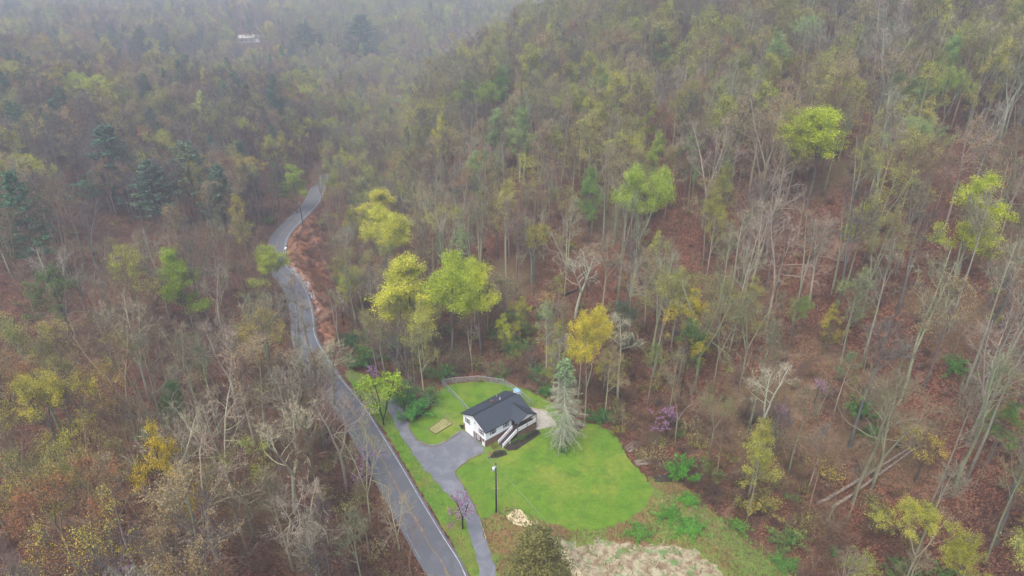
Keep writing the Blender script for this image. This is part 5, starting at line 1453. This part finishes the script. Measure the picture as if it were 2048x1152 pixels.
def auto_label(c):
    look = LOOK[c['kind']][c['v']]
    col = BWORD[c['bark']] if c['kind'] in ('bare', 'tall', 'sapling') else TWORD[c['tint']]
    for w in where(c['px'], c['py']):
        for pre in (col, ('small ' if c['h'] < 12 else 'tall ' if c['h'] > 27 else '') + col):
            lb = f'{pre} {look} {w}'
            if lb not in used_labels and len(lb.replace('-', ' ').split()) <= 16:
                used_labels.add(lb); return lb
    return f'{col} {look} among its like in the woods'

count = {}
REST = []
for c in CAND:
    nm = NAME[c['kind']]
    if c['view'] and count.get(nm, 0) < LIMIT[nm]:
        count[nm] = count.get(nm, 0) + 1
        place(nm, c['kind'], (c['x'], c['y'], c['z']), c['h'], auto_label(c), 'tree' if nm != 'sapling' else 'sapling', GROUPS[nm], c['tint'], c['bark'], None, c['v'], lean=.022)
    else:
        REST.append(c)
# saplings are small trees: their parts carry the tree part names too
for o in COL.objects:
    if o.parent is not None and o.parent.get('category') == 'sapling':
        if o.name.startswith('stems'): o.name = 'trunk'
        elif o.name.startswith('foliage'): o.name = 'crown'

# brown thickets one can pick out at the wood edge
THICKET = [(1110, 745, 4.5), (1065, 735, 4.0), (1150, 800, 4.0), (1240, 840, 5.0), (1280, 850, 5.0), (1330, 880, 5.0), (1400, 900, 4.5), (860, 745, 5.0), (930, 748, 4.0), (960, 742, 4.5), (760, 720, 5.0), (800, 745, 4.5), (1600, 1080, 5.0), (1680, 1100, 5.0), (1640, 1000, 4.5), (1760, 1060, 5.5), (1250, 800, 4.5), (1190, 780, 4.5)]
for i, (px, py, h) in enumerate(THICKET):
    x, y, z = hit(px, py)
    w = where(px, py - 15)
    lb = next(l for l in (f'{p} brown brush thicket {q}' for q in w for p in ('leafless', 'tangled leafless')) if l not in used_labels); used_labels.add(lb)
    place('thicket', 'brush' if i % 3 else 'thin_shrub', (x, y, z), h, lb, 'thicket', 'brush thickets at the wood edge', 'olive', (.17, .11, .075), h * 1.3, i % 2)

# ------------------------------------------------------------------ masses: the rest of the woods and the undergrowth
SRC = {}
for o in COL.objects:
    if o.type == 'MESH': SRC.setdefault(o.data.name, o)

def mass(name, pts, label):
    """pts: dicts with x y z sx sz rot kind v tint bark, instanced on points."""
    keys = sorted({(p['kind'], p['v']) for p in pts})
    num = {k: i for i, k in enumerate(keys)}
    me = bpy.data.meshes.new(name)
    me.from_pydata([(p['x'], p['y'], p['z']) for p in pts], [], [])
    def A(nm, ty, key, data):
        a = me.attributes.new(nm, ty, 'POINT'); a.data.foreach_set(key, np.asarray(data, np.int32 if ty == 'INT' else np.float32).ravel())
    A('which', 'INT', 'value', [num[(p['kind'], p['v'])] for p in pts])
    A('turn', 'FLOAT_VECTOR', 'vector', [(R.uniform(-.04, .04), R.uniform(-.04, .04), p['rot']) for p in pts])
    A('size', 'FLOAT_VECTOR', 'vector', [(p['sx'], p['sx'], p['sz']) for p in pts])
    A('tint', 'FLOAT_COLOR', 'color', [p['tc'] for p in pts]); A('bark', 'FLOAT_COLOR', 'color', [p['bc'] for p in pts])
    o = link(name, me)
    ng = bpy.data.node_groups.new(name, 'GeometryNodeTree')
    ng.interface.new_socket('Geometry', in_out='INPUT', socket_type='NodeSocketGeometry'); ng.interface.new_socket('Geometry', in_out='OUTPUT', socket_type='NodeSocketGeometry')
    nd, lk = ng.nodes, ng.links
    gi, go = nd.new('NodeGroupInput'), nd.new('NodeGroupOutput')
    def named(nm, ty):
        q = nd.new('GeometryNodeInputNamedAttribute'); q.data_type = ty; q.inputs['Name'].default_value = nm; return q.outputs[0]
    wh, tu, si = named('which', 'INT'), named('turn', 'FLOAT_VECTOR'), named('size', 'FLOAT_VECTOR')
    e2r = nd.new('FunctionNodeEulerToRotation'); lk.new(tu, e2r.inputs[0])
    jo = nd.new('GeometryNodeJoinGeometry')
    for k in keys:
        cmp_ = nd.new('FunctionNodeCompare'); cmp_.data_type = 'INT'; cmp_.operation = 'EQUAL'
        lk.new(wh, [s for s in cmp_.inputs if s.type == 'INT'][0]); [s for s in cmp_.inputs if s.type == 'INT'][1].default_value = num[k]
        pr = PROTO[k[0]][k[1]]
        for m_ in (pr['t'], pr['c']):
            oi = nd.new('GeometryNodeObjectInfo'); oi.transform_space = 'ORIGINAL'; oi.inputs['Object'].default_value = SRC[m_.name]
            ip = nd.new('GeometryNodeInstanceOnPoints')
            lk.new(gi.outputs[0], ip.inputs['Points']); lk.new(cmp_.outputs[0], ip.inputs['Selection']); lk.new(oi.outputs['Geometry'], ip.inputs['Instance'])
            lk.new(e2r.outputs[0], ip.inputs['Rotation']); lk.new(si, ip.inputs['Scale'])
            lk.new(ip.outputs[0], jo.inputs[0])
    lk.new(jo.outputs[0], go.inputs[0])
    md = o.modifiers.new('scatter', 'NODES'); md.node_group = ng
    tag(o, label, None, None, 'stuff')
    return o

pts = []
for c in REST:
    k, v = c['kind'], c['v']
    if PROTO[k][v]['t'].name not in SRC: v = next(i for i, q in enumerate(PROTO[k]) if q['t'].name in SRC)
    s = c['h'] / PROTO[k][v]['H']
    pts.append(dict(x=c['x'], y=c['y'], z=c['z'], sx=s * R.uniform(.9, 1.12), sz=s, rot=R.uniform(0, 6.28), kind=k, v=v, tc=jig(TINT[c['tint']], .2), bc=jig(BARK[c['bark']], .2)))
mass('forest', pts, 'hazy mass of bare and budding trees covering the far hillsides')

pts = []
for lo, hi, stp in ((50, 200, 2.7), (200, 330, 4.2)):
    P, side, dr, zz = wood_points(lo, hi, stp)
    dh, _ = seg_dist(P, HILL, True)
    for (x, y), sd_, d_, z, h_ in zip(P, side, dr, zz, dh):
        px, py, dep = proj(x, y, z)
        if not (-80 < px < 2130 and -50 < py < 1300): continue
        edge = (sd_ > 0 and (h_ < 22 or z < 2)) or d_ < 16
        if R.random() > (.62 if edge else .24): continue
        kind = pick((('brush', 72), ('thin_shrub', 22), ('shrub', 3 if edge else .6)))
        v = R.randrange(2); h = R.uniform(1.4, 4.2) if edge else R.uniform(.9, 2.8)
        if covers(x, y, z, h, h * .8, .5): h *= .45
        s = h / 3
        pts.append(dict(x=x, y=y, z=z, sx=s * R.uniform(.9, 1.5), sz=s, rot=R.uniform(0, 6.28), kind=kind, v=v,
                        tc=jig(TINT[pick((('olive', 5), ('ygreen', 2), ('straw', 2), ('tan', 3)))] if kind == 'thin_shrub' else (.12, .25, .05), .25), bc=jig(pick((((.16, .095, .06), 4), ((.20, .13, .09), 3), ((.11, .08, .065), 3), ((.26, .19, .13), 1.5))), .2)))
P = np.array(pxs(BANK_PX)); lo_, hi_ = P.min(0), P.max(0)
for k in range(900):
    x, y = R.uniform(lo_[0], hi_[0]), R.uniform(lo_[1], hi_[1])
    if not inside(np.array([(x, y)]), P)[0] or seg_dist(np.array([(x, y)]), ROAD_C[::3])[0][0] < 5.5: continue
    s = R.uniform(.7, 2.0) / 3
    pts.append(dict(x=x, y=y, z=float(ground(x, y)), sx=s * 1.5, sz=s, rot=R.uniform(0, 6.28), kind='brush', v=R.randrange(2), tc=jig(TINT['tan']), bc=jig(pick((((.24, .11, .055), 3), ((.15, .075, .05), 3))), .2)))
mass('undergrowth', pts, 'brown leafless brush and saplings over the forest floor')

# dead stalks and grass tufts of the rough field, verge and lawn rim
def weeds():
    V, F, K = [], [], []
    zones = [(np.array(FIELD), 9000, .35, .8, 0), (np.array(verge_poly), 4200, .2, .45, 1), (np.array(pxs([(1318, 995), (1345, 980), (1390, 995), (1520, 1090), (1700, 1240), (1560, 1240), (1380, 1065)])), 2500, .2, .5, 1)]
    for poly, n, h0, h1, k in zones:
        lo, hi = poly.min(0), poly.max(0)
        Q = NR.uniform(lo, hi, (n * 3, 2)); Q = Q[inside(Q, poly)][:n]
        soil = inside(Q, SOIL)
        drv = inside(Q, DRIVE) | inside(Q, LAWN)
        dens = np.sin(Q[:, 0] * .8) * np.cos(Q[:, 1] * .9) + np.sin(Q[:, 0] * 2.1 + Q[:, 1] * 1.7) * .6
        for (x, y), so, dv, dn in zip(Q, soil, drv, dens):
            if dv or (so and dn < .45): continue
            z = float(ground(x, y)) + .03
            for b in range(3):
                a = R.uniform(0, 6.28); h = R.uniform(h0, h1) * (.6 if so else 1); l = h * R.uniform(.2, .8); w = R.uniform(.03, .07)
                c, s_ = math.cos(a), math.sin(a)
                i = len(V)
                V += [(x - s_ * w, y + c * w, z), (x + s_ * w, y - c * w, z), (x + c * l, y + s_ * l, z + h)]
                F.append((i, i + 1, i + 2)); K.append((0 if R.random() < (.72 if k == 0 else .3) else 1))
    o = link('weeds', mesh('weeds', V, F, [plain('dead_stalks', (.20, .125, .058), .9, .5, 1.5), plain('green_blades', (.13, .25, .035), .8, .5, 1.5)], K))
    tag(o, 'dead brown stalks and grass tufts over the rough field', None, None, 'stuff')
weeds()

# ------------------------------------------------------------------ the misty air
def haze():
    m = bpy.data.materials.new('haze_air'); m.use_nodes = True
    nt = m.node_tree; nt.nodes.clear()
    out = nt.nodes.new('ShaderNodeOutputMaterial'); v = nt.nodes.new('ShaderNodeVolumePrincipled')

    m.cycles.volume_sampling = 'DISTANCE'
    m.cycles.homogeneous_volume = True
    v.inputs['Color'].default_value = (0.94, 0.96, 1.0, 1)
    v.inputs['Density'].default_value = 0.00068
    v.inputs['Anisotropy'].default_value = 0.45
    nt.links.new(v.outputs[0], out.inputs['Volume'])
    o = MB().box(-800, 800, -90, 1560, Z_MIN - 1.0, max(Z_MAX + 36, CAM_H + 4)).build('haze', m)
    tag(o, 'pale blue mist filling the valley', None, None, 'stuff')
haze()
print('TREES', count, 'rest', len(REST), 'z', Z_MIN, Z_MAX)
